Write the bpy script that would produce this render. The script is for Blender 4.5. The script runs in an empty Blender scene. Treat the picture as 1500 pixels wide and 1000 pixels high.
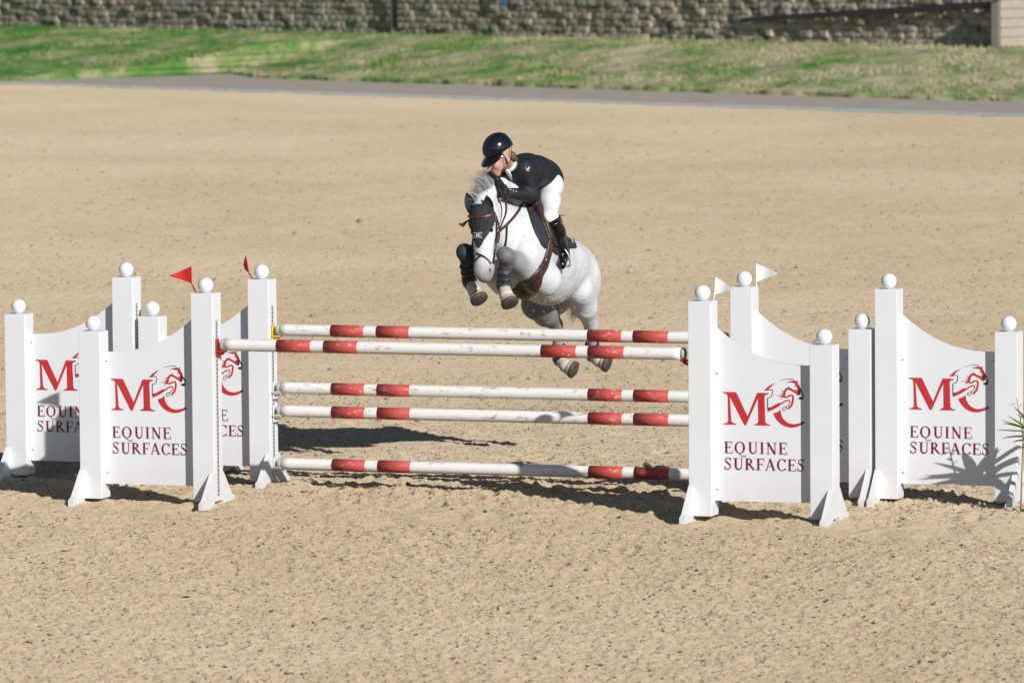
import bpy, bmesh, math, random
import numpy as np
from mathutils import Vector, Matrix
from mathutils.bvhtree import BVHTree
from mathutils.geometry import tessellate_polygon

random.seed(7)
RNG = np.random.default_rng(11)
scene = bpy.context.scene
COL = scene.collection

# ------------------------------------------------------------------ camera
CAM_H, PITCH, FPX, ROLL = 4.6518, 0.0794, 8682.5, -0.0087
CAM = np.array([0.0, 0.0, CAM_H])
def ray(u, v):
    """direction in the world of a pixel of the 1500x1000 photograph"""
    x, y = u - 750.0, v - 500.0
    U = x*math.cos(ROLL) + y*math.sin(ROLL); V = -x*math.sin(ROLL) + y*math.cos(ROLL)
    c, s = math.cos(PITCH), math.sin(PITCH)
    zc = -V/FPX
    return np.array([U/FPX, c + zc*s, -s + zc*c])
def onplane(u, v, q, n):
    r = ray(u, v); t = np.dot(np.asarray(q, float) - CAM, n)/np.dot(r, n); return CAM + r*t
def ground(u, v, z=0.0): return onplane(u, v, (0, 0, z), np.array([0, 0, 1.0]))
def P(u, v, y): return onplane(u, v, (0, y, 0), np.array([0, 1.0, 0]))

cd = bpy.data.cameras.new('camera'); cam = bpy.data.objects.new('camera', cd); COL.objects.link(cam)
back = -ray(750, 500); back /= np.linalg.norm(back)
right = ray(760, 500) - ray(740, 500); right /= np.linalg.norm(right)
upv = np.cross(back, right)
cam.matrix_world = Matrix(((right[0], upv[0], back[0], CAM[0]), (right[1], upv[1], back[1], CAM[1]), (right[2], upv[2], back[2], CAM[2]), (0, 0, 0, 1)))
cd.sensor_fit = 'HORIZONTAL'; cd.sensor_width = 36.0; cd.lens = FPX/1500*36
cd.clip_start = 1.0; cd.clip_end = 6000.0
cd.dof.use_dof = True; cd.dof.focus_distance = 44.6; cd.dof.aperture_fstop = 5.0
scene.camera = cam

# ------------------------------------------------------------------ sky, sun, exposure
SUN_AZ, SUN_EL = math.radians(31.4), math.radians(26.5)          # to the right of the direction towards the camera
S_DIR = Vector((math.sin(SUN_AZ)*math.cos(SUN_EL), -math.cos(SUN_AZ)*math.cos(SUN_EL), math.sin(SUN_EL)))
world = bpy.data.worlds.new('World'); scene.world = world; world.use_nodes = True
wn = world.node_tree.nodes; wl = world.node_tree.links
sky = wn.new('ShaderNodeTexSky'); sky.sky_type = 'NISHITA'; sky.sun_disc = False
sky.sun_elevation = SUN_EL; sky.sun_rotation = math.pi - SUN_AZ
sky.altitude = 100; sky.air_density = 1.0; sky.dust_density = 0.3; sky.ozone_density = 1.2
bgn = wn['Background']; bgn.inputs['Strength'].default_value = 0.058
wl.new(sky.outputs[0], bgn.inputs['Color'])
sd = bpy.data.lights.new('sun', 'SUN'); sd.energy = 4.6; sd.angle = math.radians(0.53); sd.color = (1.0, 0.965, 0.92)
sun = bpy.data.objects.new('sun', sd); COL.objects.link(sun)
sun.rotation_euler = S_DIR.to_track_quat('Z', 'Y').to_euler(); sun.location = (20, 0, 30)
scene.view_settings.view_transform = 'Standard'; scene.view_settings.look = 'None'
scene.view_settings.exposure = 0.0; scene.view_settings.gamma = 1.0
scene.render.engine = 'CYCLES'
scene.cycles.use_denoising = True; scene.cycles.denoiser = 'OPENIMAGEDENOISE'; scene.cycles.denoising_input_passes = 'RGB_ALBEDO_NORMAL'; scene.cycles.denoising_prefilter = 'ACCURATE'
scene.cycles.max_bounces = 6; scene.cycles.caustics_reflective = False; scene.cycles.caustics_refractive = False
scene.cycles.sample_clamp_indirect = 2.0

# ------------------------------------------------------------------ materials
def _nt(name):
    m = bpy.data.materials.new(name); m.use_nodes = True
    nt = m.node_tree; b = nt.nodes['Principled BSDF']
    return m, nt, b
def nd(nt, t, **kw):
    n_ = nt.nodes.new(t)
    for k, v in kw.items(): setattr(n_, k, v)
    return n_
def noise(nt, scale, detail=4.0, rough=0.55, coord=None, dist=0.0):
    n_ = nd(nt, 'ShaderNodeTexNoise'); n_.inputs['Scale'].default_value = scale
    n_.inputs['Detail'].default_value = detail; n_.inputs['Roughness'].default_value = rough; n_.inputs['Distortion'].default_value = dist
    if coord is not None: nt.links.new(coord, n_.inputs['Vector'])
    return n_.outputs['Fac']
def ramp(nt, fac, stops, interp='LINEAR'):
    r = nd(nt, 'ShaderNodeValToRGB'); r.color_ramp.interpolation = interp
    els = r.color_ramp.elements
    while len(els) < len(stops): els.new(0.5)
    for e, (p, c) in zip(els, stops):
        e.position = p; e.color = (c[0], c[1], c[2], 1) if not isinstance(c, (int, float)) else (c, c, c, 1)
    nt.links.new(fac, r.inputs[0]); return r.outputs['Color']
def mix(nt, fac, a, b, mode='MIX'):
    m = nd(nt, 'ShaderNodeMix', data_type='RGBA', blend_type=mode)
    for sock, val in ((m.inputs[0], fac), (m.inputs[6], a), (m.inputs[7], b)):
        if isinstance(val, (int, float)): sock.default_value = val
        elif isinstance(val, tuple): sock.default_value = (*val, 1)
        else: nt.links.new(val, sock)
    return m.outputs[2]
def bump(nt, b, h, strength=0.3, dist=0.01):
    n_ = nd(nt, 'ShaderNodeBump'); n_.inputs['Strength'].default_value = strength; n_.inputs['Distance'].default_value = dist
    nt.links.new(h, n_.inputs['Height']); nt.links.new(n_.outputs['Normal'], b.inputs['Normal'])
def pos(nt, world=True):
    if world: return nd(nt, 'ShaderNodeNewGeometry').outputs['Position']
    return nd(nt, 'ShaderNodeTexCoord').outputs['Object']
def mapping(nt, vec, scale=(1, 1, 1), rot=(0, 0, 0)):
    m = nd(nt, 'ShaderNodeMapping'); m.inputs['Scale'].default_value = scale; m.inputs['Rotation'].default_value = rot
    nt.links.new(vec, m.inputs['Vector']); return m.outputs[0]

def simple(name, col, rough=0.5, var=0.12, scale=20, metal=0.0, bmp=0.0, bscale=200, spec=0.5, coat=0.0):
    m, nt, b = _nt(name); p = pos(nt, False)
    f = noise(nt, scale, 5, 0.6, p)
    lo = tuple(c*(1-var) for c in col); hi = tuple(min(1, c*(1+var)) for c in col)
    nt.links.new(ramp(nt, f, [(0.3, lo), (0.7, hi)]), b.inputs['Base Color'])
    b.inputs['Roughness'].default_value = rough; b.inputs['Metallic'].default_value = metal
    b.inputs['Specular IOR Level'].default_value = spec
    if coat: b.inputs['Coat Weight'].default_value = coat; b.inputs['Coat Roughness'].default_value = 0.058
    if bmp: bump(nt, b, noise(nt, bscale, 3, 0.6, p), bmp, 0.004)
    return m

def mat_sand():
    m, nt, b = _nt('sand'); p = pos(nt)
    big = noise(nt, 0.22, 4, 0.55, mapping(nt, p, (0.8, 0.6, 1)))
    mid = noise(nt, 2.2, 5, 0.6, p)
    fine = noise(nt, 38, 4, 0.75, p)
    c = ramp(nt, big, [(0.38, (0.40, 0.303, 0.185)), (0.62, (0.545, 0.445, 0.325))])
    c = mix(nt, 0.35, c, ramp(nt, mid, [(0.3, (0.41, 0.325, 0.215)), (0.7, (0.53, 0.435, 0.32))]))
    c = mix(nt, 0.55, c, ramp(nt, fine, [(0.30, (0.22, 0.165, 0.10)), (0.45, (0.465, 0.368, 0.248)), (0.72, (0.61, 0.505, 0.372))]))
    # dark fibre bits mixed into the footing
    sp = noise(nt, 24, 3, 0.75, p, 0.6); den = noise(nt, 1.6, 3, 0.6, p)
    mask = nd(nt, 'ShaderNodeMath', operation='MULTIPLY_ADD'); nt.links.new(den, mask.inputs[0]); mask.inputs[1].default_value = 0.16
    nt.links.new(sp, mask.inputs[2])
    c = mix(nt, ramp(nt, mask.outputs[0], [(0.70, 0.0), (0.76, 0.85)]), c, (0.12, 0.095, 0.068))
    nt.links.new(c, b.inputs['Base Color']); b.inputs['Roughness'].default_value = 0.95
    b.inputs['Specular IOR Level'].default_value = 0.0
    add = nd(nt, 'ShaderNodeMath', operation='ADD'); nt.links.new(noise(nt, 60, 4, 0.7, p), add.inputs[0]); nt.links.new(noise(nt, 16, 4, 0.65, p), add.inputs[1])
    bump(nt, b, add.outputs[0], 0.6, 0.018); b.inputs['Diffuse Roughness'].default_value = 0.8
    return m
def mat_grass():
    m, nt, b = _nt('grass'); p = pos(nt)
    q = mapping(nt, p, (0.55, 0.45, 0.5))
    f = noise(nt, 1.1, 5, 0.62, q, 0.3); g = noise(nt, 1.0, 6, 0.72, mapping(nt, p, (3.2, 1.5, 3.2), (0, 0, -0.81)))
    s = nd(nt, 'ShaderNodeMath', operation='MULTIPLY_ADD'); nt.links.new(g, s.inputs[0]); s.inputs[1].default_value = 0.62; nt.links.new(f, s.inputs[2])
    # drier turf towards the path's right-hand side
    sx = nd(nt, 'ShaderNodeSeparateXYZ'); nt.links.new(p, sx.inputs[0])
    mr = nd(nt, 'ShaderNodeMapRange'); mr.inputs[1].default_value = -14; mr.inputs[2].default_value = 9; mr.inputs[3].default_value = -0.05; mr.inputs[4].default_value = 0.13
    nt.links.new(sx.outputs[0], mr.inputs[0])
    s2 = nd(nt, 'ShaderNodeMath', operation='ADD'); nt.links.new(s.outputs[0], s2.inputs[0]); nt.links.new(mr.outputs[0], s2.inputs[1])
    c = ramp(nt, s2.outputs[0], [(0.62, (0.055, 0.19, 0.032)), (0.76, (0.13, 0.245, 0.06)), (0.88, (0.29, 0.31, 0.145)), (1.02, (0.44, 0.40, 0.25))])
    nt.links.new(c, b.inputs['Base Color']); b.inputs['Roughness'].default_value = 0.85; b.inputs['Specular IOR Level'].default_value = 0.15
    bump(nt, b, noise(nt, 25, 3, 0.6, p), 0.6, 0.03)
    return m
def mat_stone():
    m, nt, b = _nt('stone'); p = pos(nt); oi = nd(nt, 'ShaderNodeObjectInfo').outputs['Random']
    f = noise(nt, 6, 6, 0.65, p); l = noise(nt, 2.1, 5, 0.7, p)
    c = ramp(nt, f, [(0.25, (0.25, 0.215, 0.17)), (0.5, (0.41, 0.36, 0.29)), (0.75, (0.52, 0.46, 0.37))])
    c = mix(nt, 0.45, c, ramp(nt, oi, [(0.0, (0.28, 0.245, 0.20)), (0.5, (0.44, 0.39, 0.32)), (1.0, (0.54, 0.48, 0.40))]))
    c = mix(nt, ramp(nt, l, [(0.46, 0.0), (0.62, 0.75)]), c, (0.13, 0.115, 0.105))
    nt.links.new(c, b.inputs['Base Color']); b.inputs['Roughness'].default_value = 0.92
    bump(nt, b, noise(nt, 14, 5, 0.65, p), 0.8, 0.03)
    return m
def mat_paint(name, col, dirt=(0.33, 0.27, 0.19), amount=0.5, scale=28, rough=0.42, low=0.0, lo=0.60):
    """painted surface with scuffs and dried sand splashes"""
    m, nt, b = _nt(name); p = pos(nt, False)
    f = noise(nt, scale, 6, 0.7, mapping(nt, p, (0.45, 1, 1)), 0.5); g = noise(nt, 3.0, 4, 0.6, p)
    c = mix(nt, ramp(nt, g, [(0.35, 0.0), (0.75, 0.06)]), col, dirt)
    c = mix(nt, ramp(nt, f, [(lo, 0.0), (lo+0.08, amount)]), c, dirt)
    if low > 0:
        sx = nd(nt, 'ShaderNodeSeparateXYZ'); nt.links.new(p, sx.inputs[0])
        mr = nd(nt, 'ShaderNodeMapRange'); mr.inputs[1].default_value = 0.35; mr.inputs[2].default_value = 0.0; mr.inputs[3].default_value = 0.0; mr.inputs[4].default_value = low
        nt.links.new(sx.outputs[2], mr.inputs[0])
        mm = nd(nt, 'ShaderNodeMath', operation='MULTIPLY'); nt.links.new(mr.outputs[0], mm.inputs[0]); nt.links.new(noise(nt, 12, 5, 0.7, p), mm.inputs[1])
        c = mix(nt, mm.outputs[0], c, dirt)
    nt.links.new(c, b.inputs['Base Color']); b.inputs['Roughness'].default_value = rough; b.inputs['Specular IOR Level'].default_value = 0.35
    return m
def mat_track():
    m, nt, b = _nt('galvanised_track'); p = pos(nt, False)
    sx = nd(nt, 'ShaderNodeSeparateXYZ'); nt.links.new(p, sx.inputs[0])
    mo = nd(nt, 'ShaderNodeMath', operation='MODULO'); nt.links.new(sx.outputs[2], mo.inputs[0]); mo.inputs[1].default_value = 0.03
    c = ramp(nt, mo.outputs[0], [(0.0, (0.60, 0.61, 0.63)), (0.012, (0.60, 0.61, 0.63)), (0.0125, (0.22, 0.22, 0.23)), (0.021, (0.22, 0.22, 0.23)), (0.0215, (0.60, 0.61, 0.63))], 'CONSTANT')
    nt.links.new(c, b.inputs['Base Color']); b.inputs['Metallic'].default_value = 0.6; b.inputs['Roughness'].default_value = 0.45
    return m
def mat_vcol(name, rough=0.75, mottled=0.0, bscale=90, bstr=0.15, sheen=0.0):
    m, nt, b = _nt(name); p = pos(nt)
    at = nd(nt, 'ShaderNodeAttribute'); at.attribute_name = 'col'
    c = at.outputs['Color']
    if mottled:
        f = noise(nt, 22, 5, 0.7, p); c = mix(nt, ramp(nt, f, [(0.52, 0.0), (0.72, mottled)]), c, (0.25, 0.25, 0.265), 'MIX')
        f2 = noise(nt, 160, 3, 0.7, p); c = mix(nt, ramp(nt, f2, [(0.5, 0.0), (0.75, 0.08)]), c, (0.2, 0.2, 0.2), 'MIX')
    nt.links.new(c, b.inputs['Base Color']); b.inputs['Roughness'].default_value = rough; b.inputs['Specular IOR Level'].default_value = 0.3
    if sheen: b.inputs['Sheen Weight'].default_value = sheen
    if mottled:
        ad = nd(nt, 'ShaderNodeMath', operation='MULTIPLY_ADD'); nt.links.new(noise(nt, 10, 2, 0.45, p, 0.8), ad.inputs[0]); ad.inputs[1].default_value = 6.0; nt.links.new(noise(nt, bscale, 3, 0.6, p), ad.inputs[2])
        bump(nt, b, ad.outputs[0], 0.32, 0.006)
    else: bump(nt, b, noise(nt, bscale, 3, 0.6, p), bstr, 0.004)
    return m

M = dict(
    sand=mat_sand(), grass=mat_grass(), stone=mat_stone(),
    white=mat_paint('white_board', (0.80, 0.812, 0.84), amount=0.14, low=0.32, rough=0.38, lo=0.66),
    polewhite=mat_paint('white_pole_paint', (0.82, 0.80, 0.765), amount=0.8, scale=20, rough=0.55, lo=0.575),
    polered=mat_paint('red_pole_paint', (0.48, 0.066, 0.052), dirt=(0.66, 0.44, 0.40), amount=0.7, scale=30, rough=0.6, lo=0.57),
    cap=simple('grey_plug', (0.42, 0.41, 0.40), 0.6),
    red=simple('red_print', (0.54, 0.032, 0.038), 0.45, 0.04), maroon=simple('maroon_print', (0.21, 0.014, 0.04), 0.45, 0.05),
    dark=simple('black_print', (0.035, 0.01, 0.015), 0.5, 0.05),
    redplastic=simple('red_plastic', (0.55, 0.02, 0.02), 0.35, 0.08), yellow=simple('yellow_plastic', (0.80, 0.56, 0.01), 0.35, 0.08),
    whiteplastic=simple('white_plastic', (0.74, 0.73, 0.70), 0.4, 0.06, bmp=0.1),
    steel=simple('steel', (0.45, 0.46, 0.48), 0.35, 0.1, metal=0.8), track=mat_track(),
    redflag=simple('red_flag_cloth', (0.62, 0.02, 0.02), 0.7, 0.1), whiteflag=simple('white_flag_cloth', (0.80, 0.80, 0.78), 0.7, 0.05),
    asphalt=simple('asphalt', (0.42, 0.365, 0.295), 0.9, 0.14, 1.5, bmp=0.3, bscale=60), kerb=simple('kerb_paint', (0.76, 0.82, 0.80), 0.7, 0.15, 3),
    concrete=simple('concrete', (0.37, 0.33, 0.27), 0.85, 0.1, 8, bmp=0.2, bscale=50), brownish=simple('dark_brown', (0.045, 0.038, 0.034), 0.8, 0.3, 12, bmp=0.3),
    blackmetal=simple('black_metal', (0.015, 0.015, 0.017), 0.4), paleconcrete=simple('pale_strip', (0.50, 0.47, 0.38), 0.8, 0.1, 9),
    blue=simple('blue_paint', (0.05, 0.22, 0.42), 0.5, 0.1),
    horse=mat_vcol('grey_horse_coat', 0.58, 0.32), hair=simple('grey_mane', (0.36, 0.36, 0.37), 0.6, 0.45, 40), hoof=simple('hoof_horn', (0.46, 0.38, 0.29), 0.5, 0.3, 40, bmp=0.3), sole=simple('hoof_sole', (0.075, 0.06, 0.05), 0.6, 0.35, 40, bmp=0.3),
    boot=simple('black_neoprene', (0.016, 0.018, 0.025), 0.42, 0.25, 60, bmp=0.2), bootgrey=simple('grey_boot_shell', (0.05, 0.05, 0.055), 0.5, 0.5, 45, bmp=0.3), strap=simple('boot_strap', (0.045, 0.047, 0.055), 0.3, 0.2, 60),
    leather=simple('brown_leather', (0.075, 0.032, 0.022), 0.38, 0.3, 30, bmp=0.15), leatherdark=simple('dark_leather', (0.028, 0.018, 0.016), 0.35, 0.3, 30, bmp=0.15),
    bonnet=simple('charcoal_knit', (0.026, 0.025, 0.031), 0.85, 0.25, 80, bmp=0.4, bscale=300), pad=simple('navy_pad', (0.022, 0.025, 0.036), 0.85, 0.25, 50, bmp=0.5, bscale=90),
    bonnetpiping=simple('silver_thread', (0.65, 0.65, 0.68), 0.4, 0.05), eye=simple('dark_eye', (0.01, 0.007, 0.006), 0.08),
    skin=mat_vcol('skin', 0.5, 0.0, 120, 0.08), jacket=simple('navy_jacket', (0.0075, 0.009, 0.016), 0.68, 0.3, 25, bmp=0.6, bscale=30), breeches=simple('white_breeches', (0.72, 0.71, 0.73), 0.75, 0.03, 12, bmp=0.5, bscale=26),
    ridingboot=simple('black_boot_leather', (0.008, 0.008, 0.009), 0.22, 0.3, 30, bmp=0.35, bscale=45, coat=0.3), glove=simple('black_glove', (0.022, 0.02, 0.022), 0.6, 0.2, 60),
    helmet=simple('gloss_helmet', (0.006, 0.008, 0.013), 0.18, 0.2, 30, coat=0.6), helmetband=simple('glitter_band', (0.012, 0.014, 0.022), 0.45, 0.6, 220, bmp=0.6, bscale=400),
    shirt=simple('white_shirt', (0.78, 0.78, 0.80), 0.7, 0.03), brownhair=simple('brown_hair', (0.13, 0.085, 0.04), 0.5, 0.4, 80),
    leaf=simple('green_leaf', (0.17, 0.24, 0.05), 0.45, 0.35, 10), dryleaf=simple('dry_leaf', (0.30, 0.24, 0.14), 0.7, 0.3, 12), pot=simple('grey_pot', (0.10, 0.10, 0.10), 0.6),
    palebits=simple('sandy_fibre', (0.27, 0.21, 0.14), 0.9, 0.4, 30), brownbits=simple('brown_fibre', (0.15, 0.112, 0.075), 0.9, 0.5, 30), bits=simple('dark_fibre', (0.045, 0.035, 0.026), 0.9, 0.4, 30),
)

# ------------------------------------------------------------------ mesh helpers
def mesh(name, verts, faces, mat=None, smooth=False, cols=None):
    me = bpy.data.meshes.new(name)
    verts = np.asarray(verts, float)
    me.from_pydata([tuple(v) for v in verts], [], [tuple(int(i) for i in f) for f in faces]); me.validate(); me.update()
    if mat is not None: me.materials.append(M[mat] if isinstance(mat, str) else mat)
    if smooth: me.polygons.foreach_set('use_smooth', [True]*len(me.polygons))
    if cols is not None:
        at = me.color_attributes.new('col', 'FLOAT_COLOR', 'POINT')
        c = np.ones((len(verts), 4)); c[:, :3] = cols; at.data.foreach_set('color', c.ravel())
    return me
def link(name, me, parent=None, loc=(0, 0, 0), rz=0.0):
    o = bpy.data.objects.new(name, me); COL.objects.link(o); o.location = loc; o.rotation_euler = (0, 0, rz)
    if parent is not None: o.parent = parent
    return o
def tag(o, label=None, cat=None, group=None, kind=None):
    if label: o['label'] = label
    if cat: o['category'] = cat
    if group: o['group'] = group
    if kind: o['kind'] = kind
    return o
def wloc(o):
    l = Vector(o.location)
    while o.parent is not None: o = o.parent; l = l + Vector(o.location)
    return np.array(l)
def part(name, vf, mat, parent=None, smooth=False, cols=None):
    """mesh from world-space verts under a parent that is not rotated"""
    v, f = vf; v = np.asarray(v, float)
    if parent is not None: org = wloc(parent)
    else: org = np.array([v[:, 0].mean(), v[:, 1].mean(), v[:, 2].min()])
    me = mesh(name, v - org, f, mat, smooth, cols)
    return link(name, me, parent, tuple(org) if parent is None else (0, 0, 0))
def empty(name, loc, rz=0.0):
    o = bpy.data.objects.new(name, None); COL.objects.link(o); o.location = tuple(loc); o.rotation_euler = (0, 0, rz); o.empty_display_size = 0.1; return o
def cat_vf(*parts):
    V, F, k = [], [], 0
    for v, f in parts:
        v = np.asarray(v, float); V.append(v); F += [tuple(i + k for i in q) for q in f]; k += len(v)
    return np.concatenate(V), F
def box(x0, x1, y0, y1, z0, z1, bev=0.0):
    if bev <= 0:
        v = [(x, y, z) for z in (z0, z1) for y in (y0, y1) for x in (x0, x1)]
        f = [(0, 2, 3, 1), (4, 5, 7, 6), (0, 1, 5, 4), (2, 6, 7, 3), (0, 4, 6, 2), (1, 3, 7, 5)]
        return np.array(v, float), f
    bm = bmesh.new(); bmesh.ops.create_cube(bm, size=1)
    for vv in bm.verts: vv.co = Vector(((x0+x1)/2 + vv.co.x*(x1-x0), (y0+y1)/2 + vv.co.y*(y1-y0), (z0+z1)/2 + vv.co.z*(z1-z0)))
    bmesh.ops.bevel(bm, geom=bm.edges[:], offset=bev, segments=2, affect='EDGES', profile=0.5)
    bm.verts.ensure_lookup_table(); v = np.array([tuple(q.co) for q in bm.verts]); f = [tuple(q.index for q in ff.verts) for ff in bm.faces]; bm.free(); return v, f
def frame(t, hint=None):
    t = t/ (np.linalg.norm(t) + 1e-12)
    h = np.array([0, 0, 1.0]) if hint is None else hint
    if abs(np.dot(t, h)) > 0.95: h = np.array([1.0, 0, 0])
    x = np.cross(h, t); x /= np.linalg.norm(x); y = np.cross(t, x); return x, y
def tube(pts, radii, seg=10, caps=True, flat=1.0, hint=None):
    """tube along pts; flat squashes it along the second axis"""
    pts = np.asarray(pts, float); n_ = len(pts)
    radii = np.full(n_, radii) if np.isscalar(radii) else np.asarray(radii, float)
    V, F = [], []
    for i in range(n_):
        t = pts[min(i+1, n_-1)] - pts[max(i-1, 0)]
        x, y = frame(t, hint)
        for k in range(seg):
            a_ = 2*math.pi*k/seg; V.append(pts[i] + radii[i]*(math.cos(a_)*x + flat*math.sin(a_)*y))
    for i in range(n_-1):
        for k in range(seg):
            k2 = (k+1) % seg; F.append((i*seg+k, i*seg+k2, (i+1)*seg+k2, (i+1)*seg+k))
    if caps:
        F.append(tuple(range(seg-1, -1, -1))); F.append(tuple((n_-1)*seg + k for k in range(seg)))
    return np.array(V), F
def sphere(c, r, seg=20, rings=12):
    r = np.array(r if not np.isscalar(r) else (r, r, r), float); V = [(0, 0, 1)]; F = []
    for i in range(1, rings):
        th_ = math.pi*i/rings
        for k in range(seg): V.append((math.sin(th_)*math.cos(2*math.pi*k/seg), math.sin(th_)*math.sin(2*math.pi*k/seg), math.cos(th_)))
    V.append((0, 0, -1)); last = len(V)-1
    for k in range(seg): F.append((0, 1+k, 1+(k+1) % seg))
    for i in range(rings-2):
        for k in range(seg): a_ = 1+i*seg+k; b_ = 1+i*seg+(k+1) % seg; F.append((a_, a_+seg, b_+seg, b_))
    for k in range(seg): F.append((last, 1+(rings-2)*seg+(k+1) % seg, 1+(rings-2)*seg+k))
    return np.array(V)*r + np.asarray(c, float), F
def extrude_poly(poly, y0, y1):
    """poly in (x, z), extruded along y"""
    n_ = len(poly); tris = tessellate_polygon([[Vector((p[0], p[1], 0)) for p in poly]])
    V = [(p[0], y0, p[1]) for p in poly] + [(p[0], y1, p[1]) for p in poly]
    F = [t for t in tris] + [tuple(i+n_ for i in t[::-1]) for t in tris]
    F += [(i, (i+1) % n_, (i+1) % n_ + n_, i + n_) for i in range(n_)]
    return np.array(V, float), F
def fix_normals(me):
    bm = bmesh.new(); bm.from_mesh(me); bmesh.ops.recalc_face_normals(bm, faces=bm.faces[:]); bm.to_mesh(me); bm.free()
def polyl(pts, step):
    """resample a polyline with rounded corners (Catmull-Rom)"""
    p = np.asarray(pts, float); q = np.vstack([2*p[0]-p[1], p, 2*p[-1]-p[-2]]); out = []
    for i in range(1, len(q)-2):
        m_ = max(2, int(np.linalg.norm(q[i+1]-q[i])/step))
        for t in np.linspace(0, 1, m_, endpoint=False):
            out.append(0.5*((2*q[i]) + (-q[i-1]+q[i+1])*t + (2*q[i-1]-5*q[i]+4*q[i+1]-q[i+2])*t*t + (-q[i-1]+3*q[i]-3*q[i+1]+q[i+2])*t**3))
    out.append(q[-2]); return np.array(out)

# ------------------------------------------------------------------ the course line: two rows of wings, turned 19 degrees to the view
TH = 0.3355; UP_ = np.array([0, 0, 1.0])
A_ = np.array([math.cos(TH), -math.sin(TH), 0]); N_ = np.array([math.sin(TH), math.cos(TH), 0])
NEAR = np.array([-0.4717, 42.8154, 0]); FAR = NEAR + N_*1.4545 - A_*0.1315
WS, PW, GAP = 0.9034, 0.1704, 3.66
HI, HO = 1.5677, 1.271

# ------------------------------------------------------------------ ground
def fbm(ny, nx, cell, wl0, wl1, slope):
    """random height field, wavelengths between wl0 and wl1 metres"""
    w_ = RNG.standard_normal((ny, nx)); F_ = np.fft.rfft2(w_)
    ky = np.fft.fftfreq(ny, cell)[:, None]; kx = np.fft.rfftfreq(nx, cell)[None, :]
    k = np.sqrt(kx*kx + ky*ky); k[0, 0] = 1e9
    amp = np.where((k > 1/wl1) & (k < 1/wl0), k**(-slope), 0)
    h = np.fft.irfft2(F_*amp, s=(ny, nx)); return h/ h.std()
def grid_vf(xs, ys, z):
    ny, nx = z.shape; X, Y = np.meshgrid(xs, ys)
    V = np.stack([X, Y, z], -1).reshape(-1, 3)
    i = np.arange(ny*nx).reshape(ny, nx)
    F = np.stack([i[:-1, :-1], i[:-1, 1:], i[1:, 1:], i[1:, :-1]], -1).reshape(-1, 4)
    return V, F
def fast_mesh(name, V, F, mat, smooth=True):
    me = bpy.data.meshes.new(name); me.vertices.add(len(V)); me.vertices.foreach_set('co', np.ascontiguousarray(V, dtype=np.float32).ravel())
    k = F.shape[1]; me.loops.add(F.size); me.loops.foreach_set('vertex_index', np.ascontiguousarray(F, dtype=np.int32).ravel())
    me.polygons.add(len(F)); me.polygons.foreach_set('loop_start', np.arange(0, F.size, k, dtype=np.int32)); 
    me.update(calc_edges=True); me.validate()
    me.polygons.foreach_set('use_smooth', np.full(len(F), smooth)); me.materials.append(M[mat]); return me

CELL = 0.019
xs = np.arange(-5.0, 5.0, CELL); ys = np.arange(31.5, 52.0, CELL)
ny, nx = len(ys), len(xs)
fine = fbm(ny, nx, CELL, 0.040, 0.16, 0.7); mids = fbm(ny, nx, CELL, 0.25, 1.6, 1.3); lumps = fbm(ny, nx, CELL, 0.06, 0.22, 1.0)
XX, YY = np.meshgrid(xs, ys)
dn = (XX - NEAR[0])*N_[0] + (YY - NEAR[1])*N_[1]                    # distance behind the near row
churn = np.exp(-((dn - 0.8)/1.6)**2)                                # sand is cut up round the fence
edge = np.clip(np.minimum.reduce([(XX+5.0)/0.5, (5.0-XX)/0.5, (YY-31.5)/0.5, (52.0-YY)/1.5]), 0, 1)
rough_ = 0.35 + 0.85/(1 + np.exp((dn + 0.75 + 0.10*mids)/0.10)) + 0.75*np.exp(-((dn - 1.6)/1.1)**2)   # a raked strip in front of the fence, rough footing beyond it
zf = (0.0056*rough_*fine + 0.0050*mids + np.clip(lumps - 0.8, 0, 3)*(0.005*rough_ + 0.008*churn) + 0.006*churn*mids)
# furrow left by the harrow and low ridges of kicked-up sand along the row
zf += 0.008*churn*np.clip(fbm(ny, nx, CELL, 0.12, 0.6, 1.0), -1, 2)
# hoof prints, thickest on the line the horses take
for k in range(520):
    if k < 300: q_ = NEAR + N_*RNG.normal(1.6, 2.6) + A_*RNG.normal(0.2, 1.6); hx, hy = q_[0], q_[1]
    else: hx, hy = RNG.uniform(-4.6, 4.6), RNG.uniform(32, 51.5)
    dq = (hx - NEAR[0])*N_[0] + (hy - NEAR[1])*N_[1]
    if -0.7 < dq < 0.25: continue
    i0, j0 = int((hy - ys[0])/CELL), int((hx - xs[0])/CELL); w_ = 9
    if i0 < w_ or j0 < w_ or i0 > ny - w_ - 1 or j0 > nx - w_ - 1: continue
    sl = (slice(i0-w_, i0+w_+1), slice(j0-w_, j0+w_+1)); rr = np.hypot(XX[sl] - hx, (YY[sl] - hy)*0.85)
    zf[sl] += RNG.uniform(0.7, 1.7)*(-0.022*np.exp(-(rr/0.055)**4) + 0.010*np.exp(-((rr - 0.085)/0.028)**2))
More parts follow.
